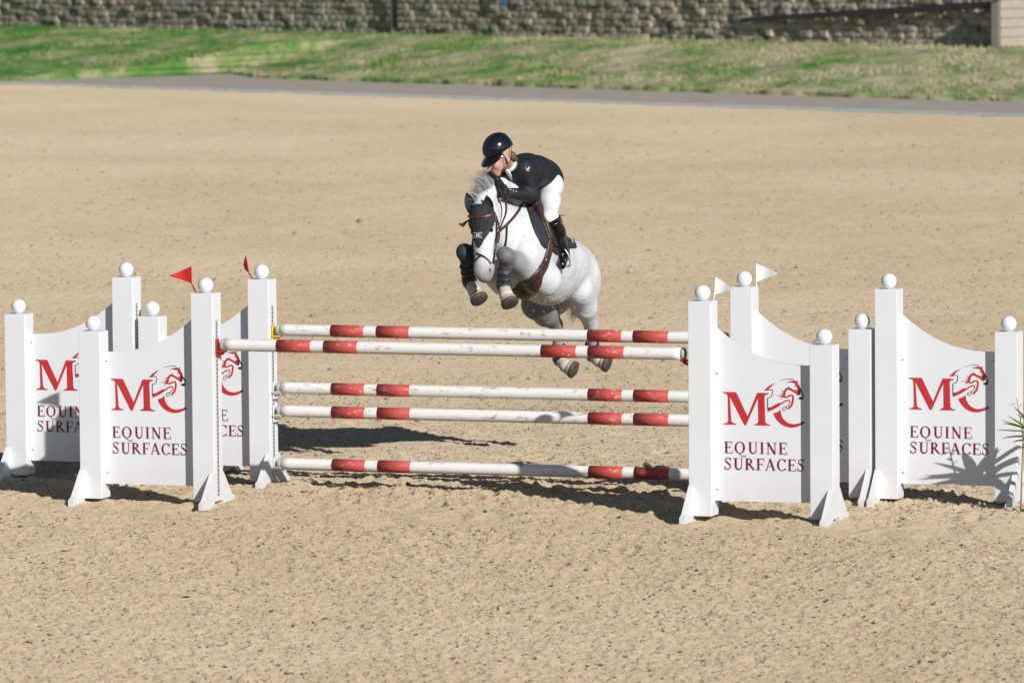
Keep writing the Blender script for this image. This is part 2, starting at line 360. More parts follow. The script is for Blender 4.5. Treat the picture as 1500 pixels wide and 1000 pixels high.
# harrow lines, faint, in wide arcs
arc_r = np.hypot(XX + 14, YY - 28 + 0.15*mids); zf += 0.0028*np.sin(arc_r*2*math.pi/0.16)*np.clip(0.5 + 0.6*mids, 0, 1)*(dn < -0.7)
zf = zf*edge - 0.006 - 0.030*(1 - edge)
V1, F1 = grid_vf(xs, ys, zf)
def far_patch(c2, y0, y1, hw, amp):
    xs2 = np.arange(-hw, hw, c2); ys2 = np.arange(y0, y1, c2)
    z2 = amp*fbm(len(ys2), len(xs2), c2, 2.2*c2, 6*c2, 0.5) + 0.006*fbm(len(ys2), len(xs2), c2, 0.6, 6, 1.2)
    X2, Y2 = np.meshgrid(xs2, ys2); return xs2, ys2, (lambda e2: z2*e2 - 0.008 - 0.030*(1 - e2))(np.clip(np.minimum((Y2 - y0)/1.2, (hw - np.abs(X2))/0.8), 0, 1)), X2, Y2
# the arena ends along a straight kerb
KE = np.array([9.5626 + 11.3745, 110.264 - 132.312]); KL = np.linalg.norm(KE); KE = KE/KL; KN = np.array([-KE[1], KE[0]])
K0 = np.array([-11.3745, 132.312])
if KN[1] < 0: KN = -KN
def kd(x, y): return (x - K0[0])*KN[0] + (y - K0[1])*KN[1]
far_vf = []
for args in ((0.045, 51.2, 72.0, 7.5, 0.0055), (0.10, 71.2, 143.0, 19.0, 0.007)):
    xs2, ys2, z2, X2, Y2 = far_patch(*args)
    far_vf.append(grid_vf(xs2, ys2, np.where(kd(X2, Y2) > -0.3, -0.05, z2)))
V3 = np.array([(-60, 10, -0.035), (60, 10, -0.035), (60, 190, -0.035), (-60, 190, -0.035)], float); F3 = np.array([[0, 1, 2, 3]])
# keep the base sheet inside the arena: cut it along the kerb line
kb = [K0 + KE*t - KN*0.05 for t in (-70, 120)]
V3 = np.array([(-75, 10, -0.030), (kb[1][0], 10, -0.030), (kb[1][0], kb[1][1], -0.030), (kb[0][0], kb[0][1], -0.030)], float)
VV, FF, off = [], [], 0
for v, f in [(V1, F1)] + far_vf + [(V3, F3)]: VV.append(v); FF.append(f + off); off += len(v)
VV, FF = np.concatenate(VV), np.concatenate(FF)
tag(link('arena_sand', fast_mesh('arena_sand', VV, FF, 'sand')), kind='structure')
gme = mesh('ground', [(-2500, -2500, -0.12), (2500, -2500, -0.12), (2500, 2500, -0.12), (-2500, 2500, -0.12)], [(0, 1, 2, 3)], 'grass')
tag(link('ground', gme), kind='structure')

def sand_z(x, y):
    i = int(round((y - ys[0])/CELL)); j = int(round((x - xs[0])/CELL))
    return zf[min(max(i, 0), ny-1), min(max(j, 0), nx-1)]
# clods of sand and dark bits of fibre, lying on the footing
def scatter(n_, size, pref, dark):
    V, F = [], []; k = 0
    base_ = np.array([(1, 0, 0), (-1, 0, 0), (0, 1, 0), (0, -1, 0), (0, 0, 1), (0, 0, -1)], float)
    tri = [(0, 2, 4), (2, 1, 4), (1, 3, 4), (3, 0, 4), (2, 0, 5), (1, 2, 5), (3, 1, 5), (0, 3, 5)]
    while k < n_:
        x = RNG.uniform(-4.6, 4.6); y = 32 + 19.5*RNG.random()**1.15
        d_ = (x - NEAR[0])*N_[0] + (y - NEAR[1])*N_[1]
        if RNG.random() > (0.28 if -0.75 < d_ < 0.3 else 0.62) + pref*math.exp(-((d_ - 1.8)/1.2)**2)*0.6: continue
        s_ = size*RNG.lognormal(0, 0.45); a_ = RNG.random()*6.28
        sc = np.array([1.0, RNG.uniform(0.4, 1.0), RNG.uniform(0.35, 0.75)])*s_
        if dark: sc = sc*np.array([1.45, 0.75, 0.8])
        b_ = base_*(1 + RNG.uniform(-0.3, 0.3, (6, 1)))*sc
        c_, s2_ = math.cos(a_), math.sin(a_)
        q = np.stack([b_[:, 0]*c_ - b_[:, 1]*s2_, b_[:, 0]*s2_ + b_[:, 1]*c_, b_[:, 2]], -1) + (x, y, sand_z(x, y) + sc[2]*0.3)
        V.append(q); F += [tuple(i + 6*k for i in t) for t in tri]; k += 1
    return np.concatenate(V), np.array(F)
v, f = scatter(15000, 0.0085, 0.55, False); tag(link('sand_clods', fast_mesh('sand_clods', v, f, 'sand', False)), 'loose clods of sand lying over the arena footing', 'sand', kind='stuff')
v, f = scatter(42000, 0.0050, 0.5, True); tag(link('brown_fibre', fast_mesh('brown_fibre', v, f, 'brownbits', False)), 'small brown bits of fibre mixed into the sand', 'fibre', kind='stuff')
v, f = scatter(20000, 0.0052, 0.5, True); tag(link('fibre_bits', fast_mesh('fibre_bits', v, f, 'bits', False)), 'dark bits of fibre scattered through the sand', 'fibre', kind='stuff')

# the same bits and clods farther up the arena
V, F = [], []; V2_, F2_ = [], []
tri = [(0, 2, 4), (2, 1, 4), (1, 3, 4), (3, 0, 4)]; b5 = np.array([(1, 0, 0), (-1, 0, 0), (0, 1, 0), (0, -1, 0), (0, 0, 1)], float)
for k in range(60000):
    y = 50.5 + 62*RNG.random()**1.5; x = RNG.uniform(-0.105, 0.105)*y
    if kd(x, y) > -0.6: continue
    s_ = 0.0068*RNG.lognormal(0, 0.45); a_ = RNG.random()*6.28; sc = np.array([1.4, 0.8, 1.0])*s_; q = b5*(1 + RNG.uniform(-.3, .3, (5, 1)))*sc; c_, s2_ = math.cos(a_), math.sin(a_)
    q = np.stack([q[:, 0]*c_ - q[:, 1]*s2_, q[:, 0]*s2_ + q[:, 1]*c_, q[:, 2]], -1) + (x, y, -0.006)
    tv, tf = (V, F) if RNG.random() < 0.5 else (V2_, F2_)
    tf += [tuple(i + len(tv) for i in t) for t in tri]; tv += list(q)
tag(link('distant_fibre', fast_mesh('distant_fibre', np.array(V), np.array(F), 'palebits', False)), 'brown bits of fibre farther up the arena', 'fibre', kind='stuff')
tag(link('distant_clods', fast_mesh('distant_clods', np.array(V2_), np.array(F2_), 'sand', False)), 'loose sand clods farther up the arena', 'sand', kind='stuff')
# kerb, path, bank
def k3(t, d_, z): q = K0 + KE*t + KN*d_; return (q[0], q[1], z)
v, f = cat_vf((np.array([k3(-40, 0, -0.05), k3(60, 0, -0.05), k3(60, 0.10, -0.05), k3(-40, 0.10, -0.05), k3(-40, 0, 0.026), k3(60, 0, 0.026), k3(60, 0.10, 0.026), k3(-40, 0.10, 0.026)]),
              [(0, 1, 5, 4), (4, 5, 6, 7), (3, 7, 6, 2), (0, 4, 7, 3), (1, 2, 6, 5)]))
tag(link('kerb', mesh('kerb', v, f, 'kerb')), kind='structure')
far_px = [(-300, 126), (40, 119.5), (125, 111.5), (250, 107.5), (320, 106), (375, 114), (500, 119), (750, 127), (1000, 135), (1375, 147), (1500, 149), (1900, 164)]
far_pts = np.array([ground(u, v_) for u, v_ in far_px])
near_pts = np.array([k3(t, 0.16, 0) for t in np.linspace(-30, 55, 40)])
def path_far(t):
    tt = (far_pts[:, :2] - K0) @ KE; dd = (far_pts[:, :2] - K0) @ KN
    return np.interp(t, tt, dd)
ts = np.linspace(-30, 52, 165)
Vp, Fp = [], []
for i, t in enumerate(ts):
    d_ = max(0.2, path_far(t)); Vp += [k3(t, 0.095, 0.004), k3(t, d_ + 0.6, 0.004)]
    if i: Fp.append((2*i-2, 2*i, 2*i+1, 2*i-1))
tag(link('path', mesh('path', Vp, Fp, 'asphalt')), kind='structure')
# grass bank from the path's far edge up to the wall
W0 = np.array([0.0, 138.0]); 
def wall_d(): return float((W0 - K0) @ KN)
WD = wall_d()
nb = 46; tsb = np.linspace(-30, 52, 420)
bn = fbm(420, nb, 0.2, 0.6, 6, 1.2); bf = fbm(420, nb, 0.2, 0.4, 1.2, 0.5)
WBT = np.array([-22, 0, 11, 17.5, 24, 40]); 
def base_z(t):                                                     # height of the wall's foot above the arena
    return 0.80
def bank_z(t, d_):
    d0 = max(0.2, path_far(t)); s_ = np.clip((d_ - d0)/(WD - d0), 0, 1)
    return 0.05 + (base_z(t) - 0.05)*(0.55*s_ + 0.45*s_*s_*(3-2*s_))
Vb, Fb = [], []
for i, t in enumerate(tsb):
    d0 = max(0.25, path_far(t)) + 0.06*math.sin(t*3.1) + 0.05*math.sin(t*7.7+1)
    for j in range(nb):
        if j == 0: Vb.append(k3(t, d0, -0.05)); continue
        s_ = ((j-1)/(nb-2))**1.15; d_ = d0 + s_*(WD + 1.2 - d0)
        Vb.append(k3(t, d_, bank_z(t, d_) + (0.03*bn[i, j] + 0.015*bf[i, j])*min(1, 3*(1-s_)) + (0.03 if j == 1 else 0)))
for i in range(len(tsb)-1):
    for j in range(nb-1): q = i*nb + j; Fb.append((q, q+nb, q+nb+1, q+1))
tag(link('grass_bank', fast_mesh('grass_bank', np.array(Vb), np.array(Fb), 'grass')), kind='structure')
# blades and tufts
V, F = [], []
for k in range(60000):
    t = RNG.uniform(-16, 44); d0 = max(0.25, path_far(t)); r_ = RNG.random()
    d_ = d0 + (WD - d0)*RNG.random() if r_ > 0.10 else d0 + 0.25*RNG.random()
    h = RNG.uniform(0.03, 0.075)*(1.0 if r_ > 0.10 else 1.3); a_ = RNG.random()*3.14; w2 = RNG.uniform(0.010, 0.022)
    x, y, z = k3(t, d_, bank_z(t, d_) - 0.02); dx, dy = math.cos(a_)*w2, math.sin(a_)*w2; lx, ly = RNG.normal(0, 0.03, 2)
    V += [(x-dx, y-dy, z), (x+dx, y+dy, z), (x+lx, y+ly, z+h+0.02)]; F.append((3*k, 3*k+1, 3*k+2))
tag(link('grass_blades', fast_mesh('grass_blades', np.array(V), np.array(F), 'grass', False)), 'short green and straw coloured grass covering the bank', 'grass', kind='stuff')

# ------------------------------------------------------------------ block retaining wall
WALL = empty('block_wall', k3(0, WD, base_z(0) - 0.2), math.atan2(KE[1], KE[0]))
tag(WALL, 'weathered grey brown split-face block wall above the grass bank', 'wall')
def wb(bm_w, bm_h, seed):
    r = np.random.default_rng(seed); gx, gz = 5, 4; V, F = [], []
    for j in range(gz):
        for i in range(gx):
            x = bm_w*(i/(gx-1) - 0.5); z = bm_h*(j/(gz-1) - 0.5); e = (i in (0, gx-1)) or (j in (0, gz-1))
            V.append((x, -(0.0 if e else 0.010 + r.uniform(-0.006, 0.020)), z))
    nfr = len(V)
    for j in range(gz-1):
        for i in range(gx-1): q = j*gx+i; F.append((q, q+1, q+gx+1, q+gx))
    ring = [i for i in range(gx)] + [j*gx+gx-1 for j in range(1, gz)] + [(gz-1)*gx+i for i in range(gx-2, -1, -1)] + [j*gx for j in range(gz-2, 0, -1)]
    for q in ring: x, y, z = V[q]; V.append((x, 0.25, z))
    m_ = len(ring)
    for i in range(m_): F.append((ring[(i+1) % m_], ring[i], nfr+i, nfr+(i+1) % m_))
    return np.array(V, float), F
BH = 0.152
def wall_px(u, v_): return onplane(u, v_, np.array([*(K0 + KN*WD), 0]), np.array([KN[0], KN[1], 0]))[:2]
protos = []
for k in range(14):
    w_ = (0.17, 0.26, 0.31, 0.42, 0.29, 0.22, 0.36)[k % 7]; v, f = wb(w_ - 0.008, BH - 0.006, k); protos.append((w_, mesh('block', v + np.array([0, RNG.normal(0, .012), 0]), f, 'stone'), (v, f)))
blocks = []
T1 = float((wall_px(1470, 70) - K0) @ KE); T0 = float((wall_px(-90, 40) - K0) @ KE)                                                 # along the wall, from far end to the pier
tw0 = (W0 - K0) @ KE
for r in range(15):
    t = T0 - RNG.random()*0.4
    while t < T1 - 0.12:
        k = int(RNG.integers(14)); w_, me, vf = protos[k]
        if t + w_ > T1: 
            w2 = T1 - t; sx_ = w2/w_
        else: sx_ = 1.0
        q = K0 + KE*(t + w_*sx_/2) + KN*WD
        dist = math.hypot(*q)
        blocks.append((r, t + w_*sx_/2, sx_, me, vf, 0.0)); t += w_*sx_
def vis(bk):
    r, t, *_ = bk; q = K0 + KE*t + KN*WD; z = base_z(t) - 0.2 + (r+0.5)*BH
    d_ = np.array([q[0], q[1], z]) - CAM; c, s = math.cos(PITCH), math.sin(PITCH)
    yc = d_[1]*c - d_[2]*s; zc = d_[1]*s + d_[2]*c; U, V_ = FPX*d_[0]/yc, -FPX*zc/yc
    u = 750 + U*math.cos(ROLL) - V_*math.sin(ROLL); v_ = 500 + U*math.sin(ROLL) + V_*math.cos(ROLL)
    return u, v_, FPX/yc
order = sorted(range(len(blocks)), key=lambda i: (0 if (-15 < vis(blocks[i])[0] < 1500 and -8 < vis(blocks[i])[1]) and blocks[i][0] > 0 else 1, -vis(blocks[i])[2]))
single = set(order[:298]); V, F = [], []; nv = 0
for i, (r, t, sx_, me, (bv, bf_), _) in enumerate(blocks):
    off = 0.012*r + RNG.normal(0, 0.028); z = (r+0.5)*BH
    if i in single:
        o = link('block', me, WALL, (t, off, z), RNG.normal(0, 0.075)); o.scale = (sx_, 1, 1)
    else:
        q = bv*np.array([sx_, 1, 1]) + np.array([t, off, z]); V.append(q); F += [tuple(j + nv for j in g) for g in bf_]; nv += len(q)
tag(link('upper_blocks', mesh('upper_blocks', np.concatenate(V), F, 'stone'), WALL), kind='stuff')
core = box(T0, T1, 0.12, 0.9, 0.0, 15*BH + 0.05); link('wall_core', mesh('wall_core', *core, 'stone'), WALL)
# concrete pier closing the wall
PR = empty('wall_pier', k3(T1, WD, base_z(0) - 0.1), math.atan2(KE[1], KE[0])); tag(PR, 'pale concrete pier at the end of the block wall', 'pier')
link('pier_shaft', mesh('pier_shaft', *box(0.004, 0.22, -0.40, 0.5, -0.1, 1.10, 0.012), 'concrete'), PR)
for r in range(6):
    link('facing_slab', mesh('facing_slab', *box(0.224, 0.262, -0.39, 2.4, -0.1 + r*0.2, 0.09 + r*0.2, 0.006), 'concrete'), PR)
link('cap_stone', mesh('cap_stone', *box(-0.03, 0.29, -0.44, 2.42, 1.104, 1.19, 0.01), 'concrete'), PR)
def wallpt(u, v_, out):
    m_ = np.array([-KN[0], -KN[1], 0]); return onplane(u, v_, np.array([*(K0 + KN*WD), 0]) + m_*out, m_)
rl = [wallpt(1088, 29.5, 0.03), wallpt(1200, 23, 0.03), wallpt(1330, 15, 0.03), wallpt(1474, 6, 0.03)]; m3 = np.array([-KN[0], -KN[1], 0]); V, F = [], []
for p, h in zip(rl, (0.05, 0.07, 0.075, 0.08)): V += [p - UP_*h, p - UP_*h + m3*0.085, p + UP_*h + m3*0.085, p + UP_*h]
for i in range(3):
    for j in range(4): F.append((4*i+j, 4*i+(j+1) % 4, 4*i+4+(j+1) % 4, 4*i+4+j))
F += [(3, 2, 1, 0), (12, 13, 14, 15)]; TR = (np.array(V), F)
tag(part('sloping_bar', TR, 'brownish', None), 'dark timber bar sloping down along the block wall from the pier', 'bar')  # dark bar standing a little proud of the wall, deeper towards the pier
q0, q1 = wallpt(579.5, 40, 0.12), wallpt(578, -60, 0.12)
DP = empty('drainpipe', q0); tag(DP, 'black downpipe with pale backing strip on the block wall', 'pipe')
part('pipe', tube([q0, (q0+q1)/2 + np.array([0, 0, 0.0]), q1], 0.052, 10), 'blackmetal', DP, True)
b0, b1 = wallpt(574.5, 41, 0.10), wallpt(573.5, -60, 0.10); part('backing_strip', tube([b0, b1], 0.038, 4), 'paleconcrete', DP)
s0, s1 = wallpt(738, 10, 0.16), wallpt(737.5, -40, 0.16)
BS = empty('blue_marker', s0); tag(BS, 'small blue marker board fixed high on the block wall', 'marker')
bx_ = (s1 - s0); ex = np.array([KE[0], KE[1], 0])
brd = np.array([s0 - ex*0.07, s0 + ex*0.07, s1 + ex*0.07, s1 - ex*0.07]); back_ = np.array([KN[0], KN[1], 0])*0.02
part('board', (np.concatenate([brd, brd + back_]), [(0, 1, 2, 3), (7, 6, 5, 4), (0, 4, 5, 1), (1, 5, 6, 2), (2, 6, 7, 3), (3, 7, 4, 0)]), 'blue', BS)
part('bracket', tube([s0*0.5 + s1*0.5 + back_, s0*0.5 + s1*0.5 + back_*9], 0.015, 6), 'steel', BS)

# ------------------------------------------------------------------ print on the panels: letters and emblem as thin flat shapes
def stroke(pts, w0, w1=None):
    """flat stroke in (x, z) with width going from w0 to w1"""
    p = np.asarray(pts, float); n_ = len(p); w1 = w0 if w1 is None else w1
    L, R = [], []
    for i in range(n_):
        t = p[min(i+1, n_-1)] - p[max(i-1, 0)]; t = t/(np.linalg.norm(t)+1e-9); q = np.array([-t[1], t[0]])
        w_ = (w0 + (w1-w0)*i/(n_-1))/2; L.append(p[i] + q*w_); R.append(p[i] - q*w_)
    return L + R[::-1]
def arc(cx, cz, rx, rz, a0, a1, n_=14): return [(cx + rx*math.cos(math.radians(a_)), cz + rz*math.sin(math.radians(a_))) for a_ in np.linspace(a0, a1, n_)]
TK, TN = 0.175, 0.07                                               # stem and hairline widths for capitals of height 1
def V_(x, z0=0.0, z1=1.0, w=TK): return [(x-w/2, z0), (x+w/2, z0), (x+w/2, z1), (x-w/2, z1)]
def H_(x0, x1, z, w=TN): return [(x0, z-w/2), (x1, z-w/2), (x1, z+w/2), (x0, z+w/2)]
def serif(x, z, w=0.34): return H_(x-w/2, x+w/2, z + (0.022 if z < 0.5 else -0.022), 0.045)
def ring_arc(cx, cz, rx, rz, a0, a1, thick, thin):
    """bowl whose stroke is thick at the sides and thin at top and bottom"""
    o, i_ = [], []
    for a_ in np.radians(np.linspace(a0, a1, 22)):
        w_ = thin + (thick-thin)*abs(math.cos(a_))**1.5; o.append((cx + rx*math.cos(a_), cz + rz*math.sin(a_))); i_.append((cx + (rx-w_)*math.cos(a_), cz + (rz-w_)*math.sin(a_)))
    return o + i_[::-1]
GLY = {
 'E': (0.72, [V_(0.2), serif(0.2, 0), serif(0.2, 1), H_(0.2, 0.66, 0.972), H_(0.2, 0.7, 0.028), H_(0.2, 0.52, 0.52), V_(0.65, 0.76, 1.0, 0.05), V_(0.69, 0.0, 0.26, 0.05), V_(0.51, 0.4, 0.64, 0.05)]),
 'F': (0.68, [V_(0.2), serif(0.2, 0, 0.4), serif(0.2, 1), H_(0.2, 0.66, 0.972), H_(0.2, 0.52, 0.5), V_(0.65, 0.74, 1.0, 0.05), V_(0.51, 0.38, 0.62, 0.05)]),
 'I': (0.40, [V_(0.2), serif(0.2, 0), serif(0.2, 1)]),
 'U': (0.90, [V_(0.24, 0.33, 1), serif(0.24, 1, 0.4), serif(0.72, 1, 0.3), V_(0.72, 0.33, 1, TN), stroke([(0.24, 0.36)] + arc(0.48, 0.30, 0.235, 0.27, 180, 360, 12) + [(0.72, 0.36)], TK, TN)]),
 'N': (0.92, [V_(0.2, 0, 1, TN), V_(0.75, 0, 1, TN), stroke([(0.17, 1.0), (0.75, 0.0)], 0.17), serif(0.2, 0, 0.3), serif(0.75, 1, 0.3), serif(0.14, 1, 0.2)]),
 'Q': (0.98, [ring_arc(0.48, 0.5, 0.43, 0.52, 0, 360, TK, TN), stroke([(0.36, 0.06), (0.5, -0.10), (0.68, -0.24), (0.86, -0.25), (0.98, -0.17)], 0.06, 0.09)]),
 'S': (0.66, [stroke(polyl([(0.54, 0.80), (0.46, 0.95), (0.30, 0.985), (0.15, 0.90), (0.14, 0.72), (0.30, 0.57), (0.48, 0.42), (0.53, 0.24), (0.43, 0.07), (0.26, 0.02), (0.12, 0.10), (0.07, 0.24)], 0.05), 0.085, 0.085), V_(0.54, 0.74, 1.0, 0.05), V_(0.075, 0.0, 0.28, 0.05), stroke([(0.18, 0.68), (0.33, 0.55), (0.49, 0.38)], 0.15)]),
 'R': (0.86, [V_(0.2), serif(0.2, 0, 0.38), serif(0.2, 1), ring_arc(0.30, 0.745, 0.33, 0.255, -90, 90, TK, TN), H_(0.2, 0.32, 0.972), H_(0.2, 0.34, 0.515), stroke([(0.36, 0.52), (0.74, 0.04)], 0.155), serif(0.78, 0, 0.22)]),
 'A': (0.86, [stroke([(0.12, 0.0), (0.41, 1.0)], TN), stroke([(0.40, 1.0), (0.73, 0.0)], 0.165), H_(0.2, 0.62, 0.34), serif(0.12, 0, 0.28), serif(0.73, 0, 0.34)]),
 'C': (0.82, [ring_arc(0.46, 0.5, 0.41, 0.52, 42, 318, TK, TN), V_(0.74, 0.70, 1.0, 0.05), V_(0.76, 0.06, 0.22, 0.04)]),
}
def polys_vf(polys, y=0.0, depth=0.0012):
    V, F, k = [], [], 0
    for i, p in enumerate(polys):
        yy = y - depth*(1 + 0.12*(i % 5))                           # overlapping strokes each on a sheet of their own
        try: tris = tessellate_polygon([[Vector((a_[0], a_[1], 0)) for a_ in p]])
        except Exception: continue
        V += [(a_[0], yy, a_[1]) for a_ in p]
        for t in tris:
            a_, b_, c_ = (p[j] for j in t); cr = (b_[0]-a_[0])*(c_[1]-a_[1]) - (b_[1]-a_[1])*(c_[0]-a_[0])
            F.append(tuple(j + k for j in (t if cr > 0 else t[::-1])))
        k += len(p)
    return np.array(V, float), F
GS = 1.10
def line_polys(txt, x0, x1, z0, h):
    tot = sum(GLY[c][0] for c in txt); 
    gap = ((x1-x0)/h - tot*GS)/(len(txt)-1); x = 0.0; out = []
    for c in txt:
        w_, ps = GLY[c]
        for p in ps: out.append([(x0 + (x + a_[0]*GS)*h, z0 + a_[1]*h) for a_ in p])
        x += w_*GS + gap
    return out
def mz(p): return (0.227 + (p[0]-118)*0.349/339, 0.920 - (p[1]-285)*0.235/252)          # M in panel coordinates, origin at the panel wing's left edge
M_POLY = [(118,285),(212,285),(294,468),(364,286),(447,287),(447,296),(424,302),(417,318),(422,508),(432,522),(457,529),(457,537),(342,537),(342,529),(364,522),(371,508),(369,330),(284,537),(270,537),(166,322),(176,508),(188,521),(213,528),(213,536),(120,536),(120,528),(145,521),(153,506),(150,316),(142,300),(118,294)]
def hz(p):                                                          # emblem drawn on a 1000-unit sheet
    px, py = 200 + p[0]/11.111, 520 + p[1]/11.111; return mz(((px-140)*5.2625, (py-500)*5.2625))
C_POLY = [(345,712),(368,770),(405,825),(450,872),(505,908),(570,930),(640,936),(715,918),(775,890),(825,855),(808,828),(745,857),(690,872),(630,876),(575,860),(530,828),(495,785),(472,735),(462,690),(460,648),(405,690)]
RED_P = [[(210,342),(262,285),(320,243),(388,215),(338,258),(300,300),(275,326)],
 [(260,688),(262,628),(330,598),(395,560),(418,545),(428,560),(475,545),(455,578),(400,618),(330,657)],
 stroke([(425,552),(478,548),(520,512),(572,492),(598,500),(602,530),(578,572),(540,598)], 26, 12),
 stroke([(488,432),(545,446),(600,414),(636,412),(652,445),(642,520),(626,572),(572,632)], 26, 34),
 stroke([(495,440),(515,405),(522,352),(556,306),(600,308),(660,342),(735,392)], 40, 34),
 [(470,332),(520,352),(510,376)],[(455,378),(512,392),(500,418)],[(370,414),(480,420),(490,446),(430,424)],[(445,482),(470,452),(505,440),(480,462)],[(592,264),(600,290),(556,310)],
 [(550,208),(610,180),(680,168),(702,195),(722,206),(752,262),(762,310),(758,385),(732,416),(702,398),(712,352),(678,318),(722,322),(704,272),(665,256),(692,246),(680,218),(620,204)]]
DARK_P = [stroke([(215,337),(338,326),(338,395),(324,430),(298,454),(264,462),(264,640)], 12), stroke(polyl([(738,262),(770,330),(802,402),(806,436)], 15), 14, 18),
 [(733,442),(768,436),(806,428),(804,456),(782,480),(745,468)], [(735,300),(765,350),(760,395),(738,412),(730,360)], stroke(polyl([(440,186),(510,160),(590,146),(662,150)], 15), 3, 9),
 stroke([(497,612),(520,596),(548,600),(548,626),(516,660),(492,650),(497,612)], 10), stroke([(705,195),(722,170)], 26, 8), [(262,650),(264,628),(300,612),(290,640)], [(775,866),(825,855),(808,828),(770,846)]]
def build_print(y):
    dz = 0.0
    red = [[mz(p) for p in M_POLY]] + [[hz(p) for p in C_POLY]] + [[hz(p) for p in q] for q in RED_P]
    dk = [[hz(p) for p in q] for q in DARK_P]
    lt = line_polys('EQUINE', 0.2295, 0.702, 0.481, 0.084) + line_polys('SURFACES', 0.2295, 0.834, 0.364, 0.084)
    return polys_vf(red, y), polys_vf(dk, y - 0.0012), polys_vf(lt, y)

# ------------------------------------------------------------------ jump wings
PF = 0.075                                                          # panel front behind the posts' front
def wing_meshes(left):
    """local frame: x along the fence, y away, z up; left wings have the tall post on the right"""
    L = WS + PW; tall0 = WS if left else 0.0; low0 = 0.0 if left else WS
    D = {}
    for nm, x0, h in (('tall_post', tall0, HI), ('short_post', low0, HO)):
        D[nm] = mesh(nm, *box(x0, x0+PW, 0, PW, 0.03, h, 0.004), 'white')
        D[nm+'_ball'] = mesh('ball_finial', *sphere((x0+PW/2, PW/2, h + 0.0555), 0.0575, 32, 20), 'white', True)
        inner = (nm == 'tall_post'); rightside = (inner == left)    # gusset foot on the outward face of each post
        fx = (x0 + PW - 0.036, x0 + PW + 0.002) if rightside else (x0 - 0.002, x0 + 0.036)
        prof = [(-0.225, -0.012), (-0.225, 0.040), (-0.19, 0.052), (-0.175, 0.06), (-0.002, 0.245), (-0.002, 0.006), (PW+0.002, 0.006), (PW+0.002, 0.245), (PW+0.175, 0.06), (PW+0.19, 0.052), (PW+0.225, 0.040), (PW+0.225, -0.012)]
        v, f = extrude_poly(prof, fx[0], fx[1]); v = v[:, [1, 0, 2]]
        D[nm+'_foot'] = mesh('foot', v, f, 'white'); fix_normals(D[nm+'_foot'])
    # panel with a curved top that sweeps up to the tall post
    x0, x1 = PW + 0.001, WS - 0.001; top = []
    for t in np.linspace(0, 1, 28):
        h = 1.118 + (1.395-1.118)*(t**2.5); top.append((x0 + (x1-x0)*t if left else x1 - (x1-x0)*t, h))
    poly = [(top[0][0], 0.138)] + top + [(top[-1][0], 0.138)]
    D['panel'] = mesh('panel', *extrude_poly(poly, PF, PF + 0.03), 'white'); fix_normals(D['panel'])
    r_, d_, l_ = build_print(PF)
    sh = 0.0 if left else 0.012
    for vf in (r_, d_, l_): vf[0][:, 0] += sh
    D['emblem'] = mesh('emblem', *cat_vf(r_, d_), 'red'); D['emblem'].materials.append(M['dark'])
    for i_, pg in enumerate(D['emblem'].polygons): pg.material_index = 0 if i_ < len(r_[1]) else 1
    D['lettering'] = mesh('lettering', *l_, 'maroon')
    tx = tall0 + PW if left else tall0
    D['track'] = mesh('cup_track', *(box(tx + 0.0005, tx + 0.005, 0.058, 0.086, 0.07, HI - 0.20) if left else box(tx - 0.005, tx - 0.0005, 0.058, 0.086, 0.07, HI - 0.20)), 'track')
    bolts = [(x0 + 0.02, 1.05), (x0 + 0.02, 0.22), (x1 - 0.02, 1.05), (x1 - 0.02, 0.22)]
    D['bolt'] = mesh('bolt', *tube([(0, -0.004, 0), (0, 0.0005, 0)], 0.007, 8), 'steel'); D['bolts'] = bolts
    return D
WM = {True: wing_meshes(True), False: wing_meshes(False)}
def wing(t, org, left, label):
    D = WM[left]; q = org + A_*t
    r = empty('jump_wing', (q[0], q[1], 0), -TH + 0.0); tag(r, label, 'jump wing', 'white wings of the fence')
    for nm in ('tall_post', 'short_post'):
        p = link(nm, D[nm], r); link('ball_finial', D[nm+'_ball'], p); link('foot', D[nm+'_foot'], p)
        if nm == 'tall_post': link('cup_track', D['track'], p)
    p = link('panel', D['panel'], r)
    e = link('emblem', D['emblem'], p); link('lettering', D['lettering'], p)
    for bx, bz in D['bolts']: link('bolt', D['bolt'], p, (bx, PF, bz))
    return r
LW = -GAP/2 - PW - WS
wing(LW, NEAR, True, 'white jump wing with the broad red pennant and a red cup on its tall post')
wing(LW, FAR, True, 'white jump wing with the narrow red pennant and a yellow cup on its tall post')
wing(LW - WS - 0.2126, FAR, True, 'white jump wing without pennant, shaded by the broad red pennant, holding no pole')
wing(GAP/2, NEAR, False, 'white jump wing with tilted white pennant, holding the single pole opposite the broad red pennant')
wing(GAP/2, FAR, False, 'white jump wing with upright white pennant, holding the four stacked poles')
wing(GAP/2 + WS + 0.2028, FAR, False, 'white jump wing without pennant beside the green spiky plant')

# ------------------------------------------------------------------ poles
def JP(org, t, y, z): q = org + A_*t + N_*y; return np.array([q[0], q[1], z])
PY = 0.072; PR_ = 0.0450
BANDS = [(-1.345, -1.077), (-0.975, -0.712), (0.705, 0.972), (1.062, 1.335)]
def lathe_x(prof, seg=28):
    V, F = [], []
    for x, r in prof:
        for k in range(seg): a_ = 2*math.pi*k/seg; V.append((x, r*math.cos(a_), r*math.sin(a_)))
    for i in range(len(prof)-1):
        for k in range(seg): k2 = (k+1) % seg; F.append((i*seg+k, (i+1)*seg+k, (i+1)*seg+k2, i*seg+k2))
    F.append(tuple(range(seg))); F.append(tuple((len(prof)-1)*seg + k for k in range(seg-1, -1, -1)))
    return np.array(V), F
HALF = 1.79
SH_ME = mesh('shaft', *lathe_x([(-HALF+0.03, PR_)] + [(x, PR_) for x in np.linspace(-1.7, 1.7, 18)] + [(HALF-0.03, PR_)]), 'polewhite', True)
